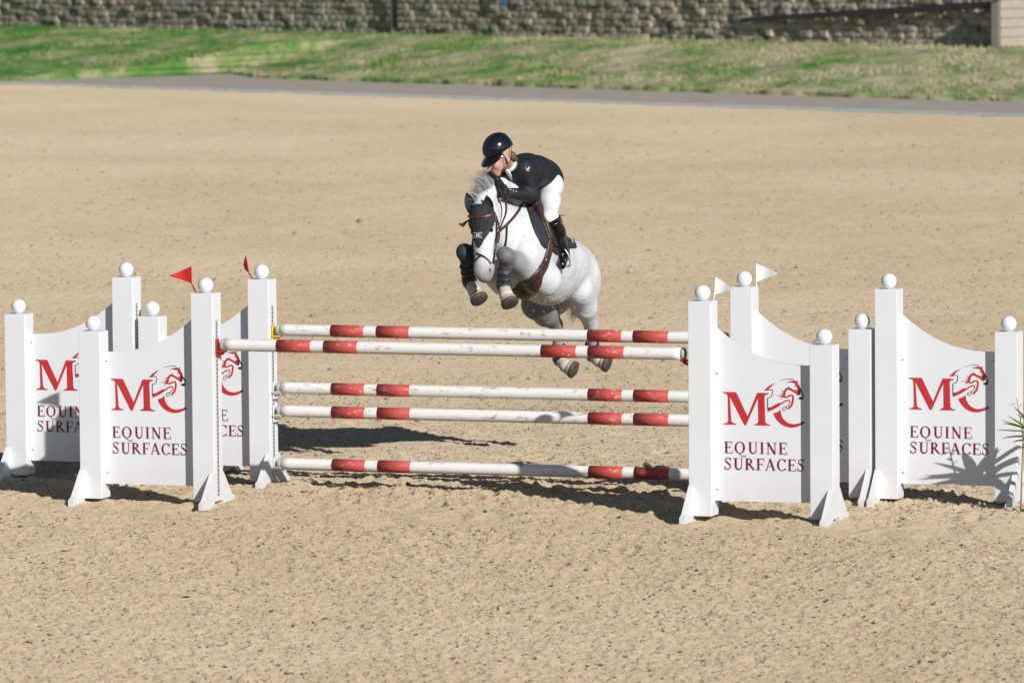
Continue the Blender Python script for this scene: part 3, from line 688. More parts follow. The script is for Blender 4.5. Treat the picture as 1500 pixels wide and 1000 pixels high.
BD_ME = [mesh('red_band', *lathe_x([(a_, PR_ + 0.0002), (a_, PR_+0.0012), (b_, PR_+0.0012), (b_, PR_ + 0.0002)]), 'polered', True) for a_, b_ in BANDS]
CP_ME = [mesh('end_plug', *lathe_x([(s*(HALF-0.031) if s < 0 else HALF-0.031, PR_-0.001), (s*(HALF-0.006), PR_-0.001), (s*HALF, PR_-0.008)] if s > 0 else [(-HALF, PR_-0.008), (-HALF+0.006, PR_-0.001), (-HALF+0.031, PR_-0.001)]), 'cap', True) for s in (-1, 1)]
for me in BD_ME + CP_ME + [SH_ME]: fix_normals(me)
def pole(org, z, label, spin, t=0.0):
    q = JP(org, t, PY, z); r = empty('jump_pole', q, -TH); r.rotation_euler = (spin, 0, -TH); tag(r, label, 'jump pole', 'red and white poles of the fence')
    r.rotation_mode = 'XYZ'
    link('shaft', SH_ME, r)
    for me in BD_ME: link('red_band', me, r)
    for me in CP_ME: link('end_plug', me, r)
    return r
Z_NEAR, Z_FAR = 1.187, (1.1835, 0.7425, 0.566, 0.165)
pole(NEAR, Z_NEAR, 'red and white jump pole resting alone on red cups', 0.3)
pole(FAR, Z_FAR[0], 'topmost red and white pole of the four stacked, one end in the yellow cup', 1.9)
pole(FAR, Z_FAR[1], 'second red and white pole down of the four stacked poles', 3.4)
pole(FAR, Z_FAR[2], 'third red and white pole down of the four stacked poles', 4.6)
pole(FAR, Z_FAR[3], 'lowest red and white pole of the four, just above the sand', 5.7)
# cups: back plate on the track, arm and shallow trough under the pole's end
def cup_mesh(mat, flatcup):
    parts = [box(0.006, 0.014, -0.028, 0.028, -0.085, 0.045, 0.003)]
    R = PR_ + 0.004; sw = 34 if flatcup else 62; prof_o, prof_i = [], []
    for a_ in np.radians(np.linspace(-90-sw, -90+sw, 12)): prof_i.append((R*math.cos(a_), R*math.sin(a_))); prof_o.append(((R+0.009)*math.cos(a_), (R+0.009)*math.sin(a_)))
    pl = prof_o + prof_i[::-1]; v, f = extrude_poly(pl, 0.014, 0.075); v = v[:, [1, 0, 2]]; parts.append((v, f))
    parts.append(tube([(0.014, 0, -R-0.03), (0.06, 0, -R-0.010)], 0.010, 6)); parts.append(tube([(0.0, 0, -0.07), (0.028, 0, -0.07)], 0.006, 6))
    me = mesh('jump_cup', *cat_vf(*parts), mat); fix_normals(me); return me
CM = {'red': cup_mesh('redplastic', True), 'yellow': cup_mesh('yellow', True), 'white': cup_mesh('whiteplastic', False)}
def cup(kind, org, z, right, label):
    q = JP(org, GAP/2 if right else -GAP/2, PY, z); o = link('jump_cup', CM[kind], None, tuple(q), -TH + (math.pi if right else 0)); tag(o, label, 'jump cup', 'cups holding the poles')
cup('red', NEAR, Z_NEAR, False, 'red cup under the single pole at the broad red pennant'); cup('red', NEAR, Z_NEAR, True, 'red cup under the single pole at the tilted white pennant')
ORD = ('topmost', 'second', 'third', 'lowest')
for i, z in enumerate(Z_FAR):
    for right in (False, True):
        k_ = 'yellow' if i == 0 else 'white'
        cup(k_, FAR, z, right, f"{k_} cup under the {ORD[i]} stacked pole at the {'upright white' if right else 'narrow red'} pennant")

# ------------------------------------------------------------------ pennants
def pennant(org, base, tip, lo, point, mat, label, sag=0.0, yy=0.15, fold=0.0):
    q0, q1, ql, qp = [JP(org, p[0], yy, p[1]) for p in (base, tip, lo, point)]
    r = empty('pennant', q0); tag(r, label, 'pennant', 'pennants on the tall posts')
    part('stick', tube([q0 - np.array([0, 0, 0.05]), ql, q1], 0.0045, 8), mat, r, True)
    V, F = [], []; n1, n2 = 12, 8
    for i in range(n1):
        s = i/(n1-1)
        for j in range(n2):
            t = j/(n2-1); a_ = q1*(1-t) + ql*t; p = a_*(1-s) + qp*s + N_*(0.018*math.sin(s*5+0.6*t) + fold*s*(0.7 + 0.3*math.sin(3*t)))*s + np.array([0, 0, -sag*s*s])
            V.append(p - N_*0.0012)
    nn = len(V); V += [v_ + N_*0.0024 for v_ in V]
    for i in range(n1-1):
        for j in range(n2-1): q = i*n2+j; F.append((q, q+n2, q+n2+1, q+1)); F.append((q+nn, q+1+nn, q+n2+1+nn, q+n2+nn))
    part('cloth', (np.array(V), F), mat, r, True)
pennant(NEAR, (-1.995, 1.567), (-2.055, 1.755), (-2.054, 1.63), (-2.228, 1.685), 'redflag', 'broad red pennant on a stick beside a white ball finial')
pennant(FAR, (-1.990, 1.567), (-2.070, 1.738), (-2.045, 1.607), (-2.124, 1.648), 'redflag', 'narrow dark red pennant seen turned away on its leaning stick', fold=0.16)
pennant(NEAR, (1.972, 1.567), (1.996, 1.735), (1.984, 1.606), (2.127, 1.655), 'whiteflag', 'white pennant on a tilted stick in front of another tall post')
pennant(FAR, (1.988, 1.567), (1.990, 1.735), (1.989, 1.598), (2.166, 1.664), 'whiteflag', 'white pennant on an upright stick against open sand')

# ------------------------------------------------------------------ small things round the fence
NBQ = onplane(337, 690, FAR + N_*0.75, N_)
bk = empty('fence_marker', (NBQ[0], NBQ[1], 0.0), -TH); tag(bk, 'small white wedge marker with dark round emblem behind the narrow red pennant wing', 'marker')
v, f = extrude_poly([(-0.055, 0.005), (-0.055, 0.205), (0.045, 0.205), (0.058, 0.07), (0.058, 0.025), (0.03, 0.06)], 0, 0.16); me = mesh('marker_body', v, f, 'whiteplastic'); fix_normals(me); link('marker_body', me, bk)
link('round_emblem', mesh('round_emblem', *polys_vf([arc(-0.01, 0.185, 0.016, 0.016, 0, 360, 16), V_(0.004, 0.125, 0.15, 0.008), arc(0.003, 0.108, 0.006, 0.006, 0, 360, 10)], -0.0006), 'dark'), bk)
rp = ground(103, 713.5); part('red_peg', cat_vf(tube([rp + (-.025, 0, .012), rp + (.03, .01, .014)], 0.009, 8), tube([rp + (.03, .01, .014), rp + (.036, .011, .014)], 0.015, 8)), 'redplastic', None, True)
tag(bpy.data.objects['red_peg'], 'red plastic peg lying on the sand under a wing panel', 'peg')
def yucca(base, h, spread, n_, label, seedn, extra=()):
    r_ = np.random.default_rng(seedn); base = np.asarray(base, float)
    root = empty('spiky_plant', base); tag(root, label, 'plant')
    prof = [(0.0, 0.13), (0.02, 0.14), (0.20, 0.165), (0.215, 0.172), (0.215, 0.155), (0.17, 0.15)]
    V, F = [], []
    for z, rr in prof:
        for k in range(24): a_ = 2*math.pi*k/24; V.append(base + (rr*math.cos(a_), rr*math.sin(a_), z))
    for i in range(len(prof)-1):
        for k in range(24): k2 = (k+1) % 24; F.append((i*24+k, i*24+k2, (i+1)*24+k2, (i+1)*24+k))
    F.append(tuple(len(prof)*24-24+k for k in range(24)))
    
    top = base + (0.01, 0, h); part('stem', tube([base + (0, 0, -0.02), base + (0.012, 0, h*0.6), top], [0.040, 0.032, 0.026], 8), 'dryleaf', root, True)
    def leaf(p0, dir_, ln, droop, w_, mat):
        pts = []; d_ = np.array(dir_, float); d_ /= np.linalg.norm(d_)
        for i in range(8): s = i/7; pts.append(p0 + d_*ln*s + np.array([0, 0, -droop*s*s*ln]))
        wd = [w_*(0.55 + 1.2*s - 1.75*s*s + 0.02) for s in np.linspace(0, 1, 8)]; V, F = [], []
        for i, p in enumerate(pts):
            t = pts[min(i+1, 7)] - pts[max(i-1, 0)]; x, y = frame(t); V += [p - x*wd[i] + y*wd[i]*0.45, p, p + x*wd[i] + y*wd[i]*0.45, p - y*0.002]
        for i in range(7):
            for j in range(4): F.append((4*i+j, 4*i+(j+1) % 4, 4*i+4+(j+1) % 4, 4*i+4+j))
        o = part('leaf', (V, F), mat, root, True)
    for k in range(n_):
        a_ = 2.4*k + r_.uniform(-0.3, 0.3); el = r_.uniform(-0.15, 1.25); leaf(top - (0, 0, 0.08*r_.random()), (math.cos(a_)*math.cos(el), math.sin(a_)*math.cos(el), math.sin(el)), spread*r_.uniform(0.7, 1.05), r_.uniform(0.05, 0.3), 0.036, 'leaf' if r_.random() > 0.15 else 'dryleaf')
    for (dx, dz, ln, mat) in extra: leaf(top, (dx, -0.25, dz), ln, 0.03, 0.030, mat)
    for k in range(9):
        a_ = 2.4*k; leaf(top - (0, 0, 0.10 + 0.2*r_.random()), (math.cos(a_), math.sin(a_), -1.6), 0.22, 0.1, 0.010, 'dryleaf')
yucca(ground(1519, 752), 0.58, 0.32, 18, 'green spiky plant with dry stem in front of the pennantless wing', 3, ((-0.97, 0.14, 0.32, 'leaf'), (-0.85, 0.36, 0.31, 'leaf'), (-0.6, 0.7, 0.3, 'leaf')))
tw = ground(1495, 752); part('dry_twig', cat_vf(tube([tw, P(1497, 690, tw[1]), P(1499, 640, tw[1]), P(1493, 605, tw[1]), P(1489, 582, tw[1])], [0.006, 0.006, 0.005, 0.004, 0.003], 6), *[tube([P(a_, b_, tw[1]), P((a_+c_)/2, (b_+d_)/2 - 2, tw[1]), P(c_, d_, tw[1])], [0.002, 0.012, 0.001], 6, flat=0.2) for a_, b_, c_, d_ in ((1490, 592, 1478, 594), (1492, 598, 1499, 590), (1494, 606, 1486, 600), (1494, 612, 1500, 606))]), 'dryleaf', None, True)
tag(bpy.data.objects['dry_twig'], 'dry brown twig with a few withered leaves beside the green spiky plant', 'twig')

# ------------------------------------------------------------------ soft bodies: blended round shapes meshed as one skin
class Skin:
    def __init__(s): s.pr = []
    def E(s, c, r, ax=None, k=0.05, col=(0.6, 0.6, 0.6)):
        ax = np.eye(3) if ax is None else np.array([np.asarray(a_, float)/np.linalg.norm(a_) for a_ in ax]); s.pr.append(('E', np.asarray(c, float), np.asarray(r, float), ax, k, col))
    def C(s, a, b, ra, rb, k=0.04, col=(0.6, 0.6, 0.6), lat=1.0, axis=(1, 0, 0)):
        axis = np.asarray(axis, float); axis = axis/np.linalg.norm(axis); s.pr.append(('C', np.asarray(a, float), np.asarray(b, float), ra, rb, k, col, lat, axis))
    @staticmethod
    def dist(p, X):
        if p[0] == 'E':
            q = (X - p[1]) @ p[3].T; k0 = np.sqrt(((q/p[2])**2).sum(-1)); k1 = np.sqrt(((q/p[2]**2)**2).sum(-1)) + 1e-9; return k0*(k0-1)/k1
        _, a, b, ra, rb, k, col, lat, ax = p
        q = X - a; ba = b - a
        if lat != 1.0:
            q = q + (q @ ax)[..., None]*ax*(1/lat - 1); ba = ba + ax*np.dot(ba, ax)*(1/lat - 1)
        h = np.clip((q @ ba)/np.dot(ba, ba), 0, 1); d_ = np.sqrt(((q - h[..., None]*ba)**2).sum(-1)) - (ra + (rb-ra)*h)
        return d_*min(1.0, lat) if lat != 1.0 else d_
    def bounds(s, p):
        if p[0] == 'E': R = p[2].max(); return p[1]-R, p[1]+R
        R = max(p[3], p[4])*max(1, p[7]); return np.minimum(p[1], p[2])-R, np.maximum(p[1], p[2])+R
    def build(s, res):
        B = [s.bounds(p) for p in s.pr]; lo = np.min([b[0] for b in B], 0) - 3*res; hi = np.max([b[1] for b in B], 0) + 3*res
        n_ = np.ceil((hi-lo)/res).astype(int) + 1; Fd = np.full(n_, 5.0, np.float32)
        for p, (bl, bh) in zip(s.pr, B):
            k = p[4] if p[0] == 'E' else p[5]; m_ = k + 3*res
            i0 = np.maximum(((bl - m_ - lo)/res).astype(int), 0); i1 = np.minimum(((bh + m_ - lo)/res).astype(int) + 2, n_)
            gx = [lo[i] + res*np.arange(i0[i], i1[i]) for i in range(3)]; X = np.stack(np.meshgrid(*gx, indexing='ij'), -1)
            d_ = s.dist(p, X); sl = tuple(slice(i0[i], i1[i]) for i in range(3)); o = Fd[sl]
            h = np.clip(0.5 + 0.5*(d_ - o)/k, 0, 1); Fd[sl] = d_ + (o - d_)*h - k*h*(1-h)
        return s.nets(Fd, lo, res)
    @staticmethod
    def nets(Fd, lo, res):
        S = Fd < 0; nx, ny, nz = Fd.shape; cs = np.zeros((nx-1, ny-1, nz-1, 3)); cn = np.zeros((nx-1, ny-1, nz-1), np.int8)
        crn = [(i, j, k) for i in (0, 1) for j in (0, 1) for k in (0, 1)]
        def sub(A, c): return A[c[0]:nx-1+c[0], c[1]:ny-1+c[1], c[2]:nz-1+c[2]]
        for c in crn:
            for ax in range(3):
                if c[ax]: continue
                e = list(c); e[ax] = 1; e = tuple(e); cr = sub(S, c) != sub(S, e)
                if not cr.any(): continue
                a_, b_ = sub(Fd, c)[cr], sub(Fd, e)[cr]; t = a_/(a_-b_); p = np.tile(np.array(c, float), (len(t), 1)); p[:, ax] = t
                cs[cr] += p; cn[cr] += 1
        act = cn > 0; idx = np.full(act.shape, -1); idx[act] = np.arange(act.sum())
        V = (np.argwhere(act) + cs[act]/cn[act][:, None])*res + lo; F = []
        for ax in range(3):
            sl0 = [slice(1, -1)]*3; sl0[ax] = slice(0, -1); sl1 = list(sl0); sl1[ax] = slice(1, None)
            a_, b_ = S[tuple(sl0)], S[tuple(sl1)]; cr = np.argwhere(a_ != b_)
            if not len(cr): continue
            off = np.ones(3, int); off[ax] = 0; g = cr + off; u_, w_ = (ax+1) % 3, (ax+2) % 3
            def at(du, dw): q = g.copy(); q[:, u_] -= du; q[:, w_] -= dw; return idx[q[:, 0], q[:, 1], q[:, 2]]
            Q = np.stack([at(1, 1), at(0, 1), at(0, 0), at(1, 0)], -1); flip = ~a_[tuple(cr.T)]; Q[flip] = Q[flip][:, ::-1]; F.append(Q)
        return V, np.concatenate(F)
    def colors(s, V, sharp=0.014):
        num = np.zeros((len(V), 3)); den = np.zeros(len(V))
        for p in s.pr:
            d_ = np.clip(s.dist(p, V), -0.03, None); w_ = np.exp(-(d_)/sharp) + 1e-12; num += w_[:, None]*np.array(p[4+1] if p[0] == 'E' else p[6]); den += w_
        return num/den[:, None]
def smooth_vf(V, F, it=2):
    """a few Laplacian passes over a quad mesh"""
    e = np.concatenate([F[:, [0, 1]], F[:, [1, 2]], F[:, [2, 3]], F[:, [3, 0]]])
    for _ in range(it):
        acc = np.zeros_like(V); cnt = np.zeros(len(V)); 
        for a_, b_ in ((0, 1), (1, 0)): np.add.at(acc, e[:, a_], V[e[:, b_]]); np.add.at(cnt, e[:, a_], 1)
        V = V*0.5 + 0.5*acc/np.maximum(cnt, 1)[:, None]
    return V
def skin_part(name, sk, res, mat, parent, cols=False, it=2):
    V, F = sk.build(res); V = smooth_vf(V, F, it)
    return part(name, (V, F), mat, parent, True, sk.colors(V) if cols else None), V, F

# ------------------------------------------------------------------ the horse
HD = math.radians(21.0); PT = math.radians(22.0)
FWD = np.array([-math.sin(HD), -math.cos(HD), 0]); LFT = np.array([math.cos(HD), -math.sin(HD), 0]); UP = np.array([0, 0, 1.0])
WTH = P(777, 291, 45.75)                                            # top of the withers
BK = -FWD*math.cos(PT) - UP*math.sin(PT); DN = FWD*math.sin(PT) - UP*math.cos(PT)
def HB(s, l, t): return WTH + BK*s + LFT*l + DN*t
def mir(p): return np.asarray(p, float) - 2*LFT*np.dot(np.asarray(p, float) - WTH, LFT)
AX = (BK, LFT, DN)
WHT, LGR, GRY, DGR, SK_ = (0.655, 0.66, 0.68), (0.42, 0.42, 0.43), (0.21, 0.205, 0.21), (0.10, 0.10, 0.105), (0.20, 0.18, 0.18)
PAS = (0.60, 0.54, 0.47)
hs = Skin()
hs.E(HB(.44, 0, .385), (.48, .243, .305), AX, .045, WHT)              # ribs
hs.E(HB(.10, 0, .41), (.33, .225, .36), AX, .08, WHT)               # chest
hs.C(HB(-.04, 0, .07), HB(.45, 0, .13), .075, .10, .08, WHT)        # withers ridge
hs.E(HB(.78, 0, .29), (.32, .235, .235), AX, .08, WHT)                # loin
hs.E(HB(1.03, 0, .235), (.30, .192, .23), AX, .08, WHT)              # croup
for sgn in (1, -1):
    hs.E(HB(1.13, .100*sgn, .32), (.19, .108, .25), AX, .035, WHT)    # buttock
    hs.E(HB(-.02, .13*sgn, .42), (.19, .115, .33), AX, .03, WHT)      # shoulder blade
    hs.E(HB(-.18, .105*sgn, .52), (.13, .11, .15), AX, .03, WHT)    # point of shoulder
POLL = P(709, 297, 45.22); NB = HB(.04, 0, .30)
hs.C(HB(.02, 0, .36), (NB*0.45 + POLL*0.55) - UP*.09, .30, .185, .08, WHT, .60, LFT)
hs.C((NB*0.45 + POLL*0.55) - UP*.09, POLL - UP*.075 - FWD*.02, .185, .122, .07, WHT, .66, LFT)
crest = [HB(-.02, 0, .06), P(752, 278, 45.52), P(733, 272, 45.38), POLL + UP*.025]
for a_, b_, ra, rb in zip(crest[:-1], crest[1:], (.075, .055, .05), (.055, .05, .05)): hs.C(a_, b_, ra, rb, .07, WHT)
# head
hd = P(709, 404, 45.0) - POLL; hd /= np.linalg.norm(hd); HL = LFT - hd*np.dot(LFT, hd); HL /= np.linalg.norm(HL); HF = np.cross(HL, hd); HF = HF if np.dot(HF, FWD) > 0 else -HF
def HH(d_, l, f_): return POLL + hd*d_ + HL*l + HF*f_
hs.E(HH(.11, 0, -.015), (.13, .100, .120), (hd, HL, HF), .05, WHT)
hs.C(HH(.12, 0, .0), HH(.48, 0, .005), .100, .068, .05, WHT)
hs.C(HH(.20, 0, -.10), HH(.46, 0, -.045), .105, .055, .05, WHT, .72, HL)
hs.E(HH(.535, 0, -.005), (.085, .078, .078), (hd, HL, HF), .04, (.47, .46, .45))
hs.E(HH(.598, 0, -.02), (.035, .052, .05), (hd, HL, HF), .03, SK_)
for sgn in (1, -1):
    hs.E(HH(.175, .078*sgn, .035), (.04, .028, .035), (hd, HL, HF), .03, LGR)      # brow over the eye
    hs.E(HH(.22, .066*sgn, -.085), (.10, .03, .085), (hd, HL, HF), .04, WHT)       # jowl
    hs.E(HH(.555, .052*sgn, .022), (.032, .022, .028), (hd, HL, HF), .02, GRY)      # nostril rim
def leg_f(elb, knee, fet, hf, dark):
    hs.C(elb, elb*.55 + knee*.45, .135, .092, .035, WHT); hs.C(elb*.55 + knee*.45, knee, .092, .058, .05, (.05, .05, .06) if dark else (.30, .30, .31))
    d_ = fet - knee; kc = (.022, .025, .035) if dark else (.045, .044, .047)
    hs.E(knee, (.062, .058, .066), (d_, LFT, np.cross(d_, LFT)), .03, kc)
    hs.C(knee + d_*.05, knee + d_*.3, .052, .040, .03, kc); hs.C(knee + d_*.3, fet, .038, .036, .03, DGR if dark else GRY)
    hs.E(fet, (.046, .043, .048), None, .03, PAS); hs.C(fet, hf, .043, .056, .03, PAS)
LF = dict(e=HB(.10, .165, .62), k=P(741, 374, 45.10), f=P(737.5, 420, 45.26), h=P(742, 433, 45.17))
RF = dict(e=HB(.10, -.165, .62), k=P(680.5, 369, 45.22), f=P(688, 414, 45.38), h=P(696, 428, 45.28))
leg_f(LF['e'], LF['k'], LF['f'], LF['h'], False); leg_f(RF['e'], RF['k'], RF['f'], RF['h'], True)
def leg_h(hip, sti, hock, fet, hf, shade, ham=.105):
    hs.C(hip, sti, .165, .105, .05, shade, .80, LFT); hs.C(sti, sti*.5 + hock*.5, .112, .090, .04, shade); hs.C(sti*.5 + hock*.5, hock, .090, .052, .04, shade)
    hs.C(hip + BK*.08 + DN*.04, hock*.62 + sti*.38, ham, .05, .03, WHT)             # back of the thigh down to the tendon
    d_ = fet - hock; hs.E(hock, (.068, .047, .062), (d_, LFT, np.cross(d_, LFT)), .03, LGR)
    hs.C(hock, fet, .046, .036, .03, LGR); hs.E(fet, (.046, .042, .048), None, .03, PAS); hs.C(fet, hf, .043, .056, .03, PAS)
LH = dict(hip=HB(1.06, .105, .30), s=P(848, 424, 46.36), k=P(866, 477, 46.70), f=P(868, 521, 46.86), h=P(878, 528, 46.78))
RH = dict(hip=HB(1.03, -.125, .34), s=P(784, 446, 46.30), k=P(814, 475, 46.68), f=P(820, 527, 46.86), h=P(829, 536, 46.78))
leg_h(LH['hip'], LH['s'], LH['k'], LH['f'], LH['h'], WHT); leg_h(RH['hip'], RH['s'], RH['k'], RH['f'], RH['h'], (.22, .215, .21), .065)  # right hind: shade painted into an already greyer coat
hs.C(HB(.78, .0, .48), HB(.90, 0, .42), .07, .06, .05, GRY)          # groin
hs.C(HB(1.28, 0, .10), HB(1.36, 0, .20), .05, .035, .05, LGR)         # dock
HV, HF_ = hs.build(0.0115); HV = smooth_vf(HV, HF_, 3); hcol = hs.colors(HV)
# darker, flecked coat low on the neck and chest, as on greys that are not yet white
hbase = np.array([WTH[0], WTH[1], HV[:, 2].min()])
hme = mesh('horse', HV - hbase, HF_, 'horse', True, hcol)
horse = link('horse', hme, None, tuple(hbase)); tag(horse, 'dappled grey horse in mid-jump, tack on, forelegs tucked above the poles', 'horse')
BVH = BVHTree.FromPolygons([Vector(v) for v in HV], [tuple(int(i) for i in q) for q in HF_])
def hit(u, v):
    r = ray(u, v); l, n_, i, d_ = BVH.ray_cast(Vector(CAM + r*40), Vector(r).normalized(), 12); return (None, None) if l is None else (np.array(l), np.array(n_))
def strap(name, px, width, mat, thick=0.006, parent=None, lift=0.003, mirror=False, step=2.0):
    """a strap lying on the horse, following points of the picture; width may be a list along the strap"""
    q = polyl(px, step); pts, nrm = [], []
    for u, v in q:
        l, n_ = hit(u, v)
        if l is None: continue
        if pts and np.linalg.norm(l - pts[-1]) > 0.12: continue
        pts.append(l); nrm.append(n_)
    if len(pts) < 3: return None
    pts, nrm = np.array(pts), np.array(nrm)
    for _ in range(3): pts[1:-1] = (pts[:-2] + 2*pts[1:-1] + pts[2:])/4; nrm[1:-1] = (nrm[:-2] + 2*nrm[1:-1] + nrm[2:])/4
    w_ = np.interp(np.linspace(0, 1, len(pts)), np.linspace(0, 1, len(width)), width) if not np.isscalar(width) else np.full(len(pts), width)
    V, F = [], []; m_ = 7
    for i in range(len(pts)):
        t = pts[min(i+1, len(pts)-1)] - pts[max(i-1, 0)]; t /= np.linalg.norm(t) + 1e-9; n_ = nrm[i]/np.linalg.norm(nrm[i]); b_ = np.cross(n_, t); b_ /= np.linalg.norm(b_)
        for j in range(m_):
            s = (j/(m_-1) - 0.5)*w_[i]; p0 = pts[i] + b_*s
            near = BVH.find_nearest(Vector(p0)); p1 = np.array(near[0]); nn = np.array(near[1])
            V.append(p1 + nn*(lift + thick*(1 - 0.35*(2*j/(m_-1)-1)**4)))
        for j in (m_-1, 0): V.append(V[-1 - (0 if j else m_)] - n_*(lift+thick+0.003))
    r_ = m_ + 2
    for i in range(len(pts)-1):
        for j in range(r_): F.append((i*r_+j, i*r_+(j+1) % r_, (i+1)*r_+(j+1) % r_, (i+1)*r_+j))
    V = np.array(V); vf = (V, F)
    if mirror: vf = cat_vf(vf, (np.array([mir(p) for p in V]), [g[::-1] for g in F]))
    o = part(name, vf, mat, parent or horse, True); fix_normals(o.data); return o
def inside(poly, u, v):
    c = False; j = len(poly)-1
    for i in range(len(poly)):
        if (poly[i][1] > v) != (poly[j][1] > v) and u < (poly[j][0]-poly[i][0])*(v-poly[i][1])/(poly[j][1]-poly[i][1]) + poly[i][0]: c = not c
        j = i
    return c
def cover(name, poly, mat, lift=0.007, step=1.25, parent=None, mirror=False, extra=None):
    """cloth or leather lying on the horse over an outlined area"""
    poly = polyl(list(poly) + [poly[0]], 2.0); us = np.arange(poly[:, 0].min(), poly[:, 0].max()+step, step); vs = np.arange(poly[:, 1].min(), poly[:, 1].max()+step, step)
    idx, V, Nn, F = {}, [], [], []
    for i, u in enumerate(us):
        for j, v in enumerate(vs):
            if inside(poly, u, v):
                l, n_ = hit(u, v)
                if l is not None: idx[i, j] = len(V); V.append(l); Nn.append(n_)
    V = np.array(V); Nn = np.array(Nn)
    for (i, j), q in idx.items():
        c = [idx.get((i+a_, j+b_)) for a_, b_ in ((0, 0), (1, 0), (1, 1), (0, 1))]
        if None in c: continue
        if max(np.linalg.norm(V[c[k]] - V[c[(k+1) % 4]]) for k in range(4)) > 0.07: continue
        F.append(tuple(c))
    T = V + Nn*lift if extra is None else V + Nn*(lift + extra(V)[:, None]); n0 = len(V); T2 = V - Nn*0.004
    from collections import Counter
    ed = Counter()
    for g in F:
        for k in range(4): ed[(g[k], g[(k+1) % 4])] += 1
    sk_ = [(b_, a_, a_+n0, b_+n0) for (a_, b_), c in ed.items() if (b_, a_) not in ed]
    vf = (np.concatenate([T, T2]), F + sk_)
    if mirror: vf = cat_vf(vf, (np.array([mir(p) for p in vf[0]]), [g[::-1] for g in vf[1]]))
    o = part(name, vf, mat, parent or horse, True); fix_normals(o.data); return o
# hooves
def hoof(fet, hf, toe):
    d_ = np.asarray(toe, float); d_ /= np.linalg.norm(d_); x, y = frame(d_, LFT); V, F = [], []
    for s, rr in ((.022, .054), (.032, .0625), (.046, .065), (.060, .067), (.074, .068), (.080, .056)):
        for k in range(20):
            a_ = 2*math.pi*k/20; V.append(hf + d_*s + rr*(math.cos(a_)*x + math.sin(a_)*y))
    for i in range(5):
        for k in range(20): F.append((i*20+k, i*20+(k+1) % 20, (i+1)*20+(k+1) % 20, (i+1)*20+k))
    F.append(tuple(100+k for k in range(20))); o = part('hoof', (V, F), 'hoof', horse, True); fix_normals(o.data)
    so_ = part('sole', tube([hf + d_*.056, hf + d_*.060, hf + d_*.080, hf + d_*.088], [.063, .070, .071, .054], 20, hint=LFT), 'sole', o, True)
for L_ in (LF, RF): hoof(L_['f'], L_['h'], (L_['h'] - L_['f'])*1.0 + np.array([0.03, 0, -.05]))
for L_ in (LH, RH): hoof(L_['f'], L_['h'], (L_['h'] - L_['f']) + np.array([0.07, 0.02, -.01]))
# leg boots: shell round the cannon with raised straps, cup over the fetlock
def leg_boot(a, b, c, strapn, open_front, mat='boot'):
    pts = [a*(1-s) + b*s for s in np.linspace(0, 1, 9)]; rad = [.047, .051, .052, .051, .050, .051, .055, .060, .056]
    o = part('leg_boot', tube(pts, rad, 18), mat, horse, True)
    for k in range(strapn):
        s = 0.10 + 0.62*k/max(1, strapn-1); p = a*(1-s) + b*s; d_ = (b-a)/np.linalg.norm(b-a)*.0085; part('strap', tube([p-d_, p-d_*.7, p+d_*.7, p+d_], [.052, .0575, .0575, .052], 18), 'strap', o, True)
    part('fetlock_cup', tube([b + (a-b)*.16, b, b*.6 + c*.4], [.050, .057, .050], 16), 'boot', o, True)
leg_boot(LF['k'] + (LF['f']-LF['k'])*.42, LF['f']*1.0, LF['h'], 3, True, 'bootgrey'); leg_boot(RF['k'] + (RF['f']-RF['k'])*.40, RF['f']*1.0, RF['h'], 3, True)
leg_boot(LH['k'] + (LH['f']-LH['k'])*.58, LH['f'], LH['h'], 2, False); leg_boot(RH['k'] + (RH['f']-RH['k'])*.58, RH['f'], RH['h'], 2, False)
# eyes, ears, bonnet
el_, en_ = hit(719.5, 337); EYE = el_ - en_*.003
for c_ in (EYE, EYE - HL*2*np.dot(EYE - POLL, HL)): part('eye', sphere(c_, .018, 12, 8), 'eye', horse, True)
for sgn in (1, -1): part('nostril', sphere(HH(.560, .062*sgn, .040), (.008, .012, .016), 10, 8), 'leatherdark', horse, True)
bon = cover('ear_bonnet', [(684.5, 312), (688, 303), (696, 299), (706, 298), (716, 300), (723, 306), (725.5, 322), (719, 338), (710, 352), (701.5, 364), (694, 352), (688, 338), (685, 322)], 'bonnet', 0.006)
for k in range(5):
    x = 692 + 6.2*k; strap('bonnet_seam', [(x, 314), (x*.8 + 702*.2, 328), (x*.6 + 702*.4, 341)], 0.006, 'bonnet', .004, bon, .006)
def ear(b_, tip, sgn):
    ax_ = tip - b_; x = np.cross(ax_, FWD); x /= np.linalg.norm(x); V, F = [], []
    for i, (s, rr) in enumerate(((-.15, .028), (0, .034), (.25, .041), (.5, .039), (.75, .027), (.93, .011), (1.0, .002))):
        c = b_ + ax_*s
        for k in range(12):
            a_ = 2*math.pi*k/12; y = np.cross(x, ax_/np.linalg.norm(ax_)); dent = -.55 if (math.sin(a_) > 0.3 and 0.1 < s < .9) else 1.0
            V.append(c + rr*(math.cos(a_)*x*1.0 + dent*math.sin(a_)*y*.75))
    for i in range(6):
        for k in range(12): F.append((i*12+k, i*12+(k+1) % 12, (i+1)*12+(k+1) % 12, (i+1)*12+k))
    o = part('ear', (V, F), 'bonnet', horse, True); fix_normals(o.data)
eb_, _ = hit(717, 309); eb_ = eb_ if eb_ is not None else P(717, 309, 45.12)
ear(P(690, 307, 45.17), P(683.5, 282, 45.22), -1); ear(eb_ + FWD*.0, P(713, 286, eb_[1] - .015), 1)
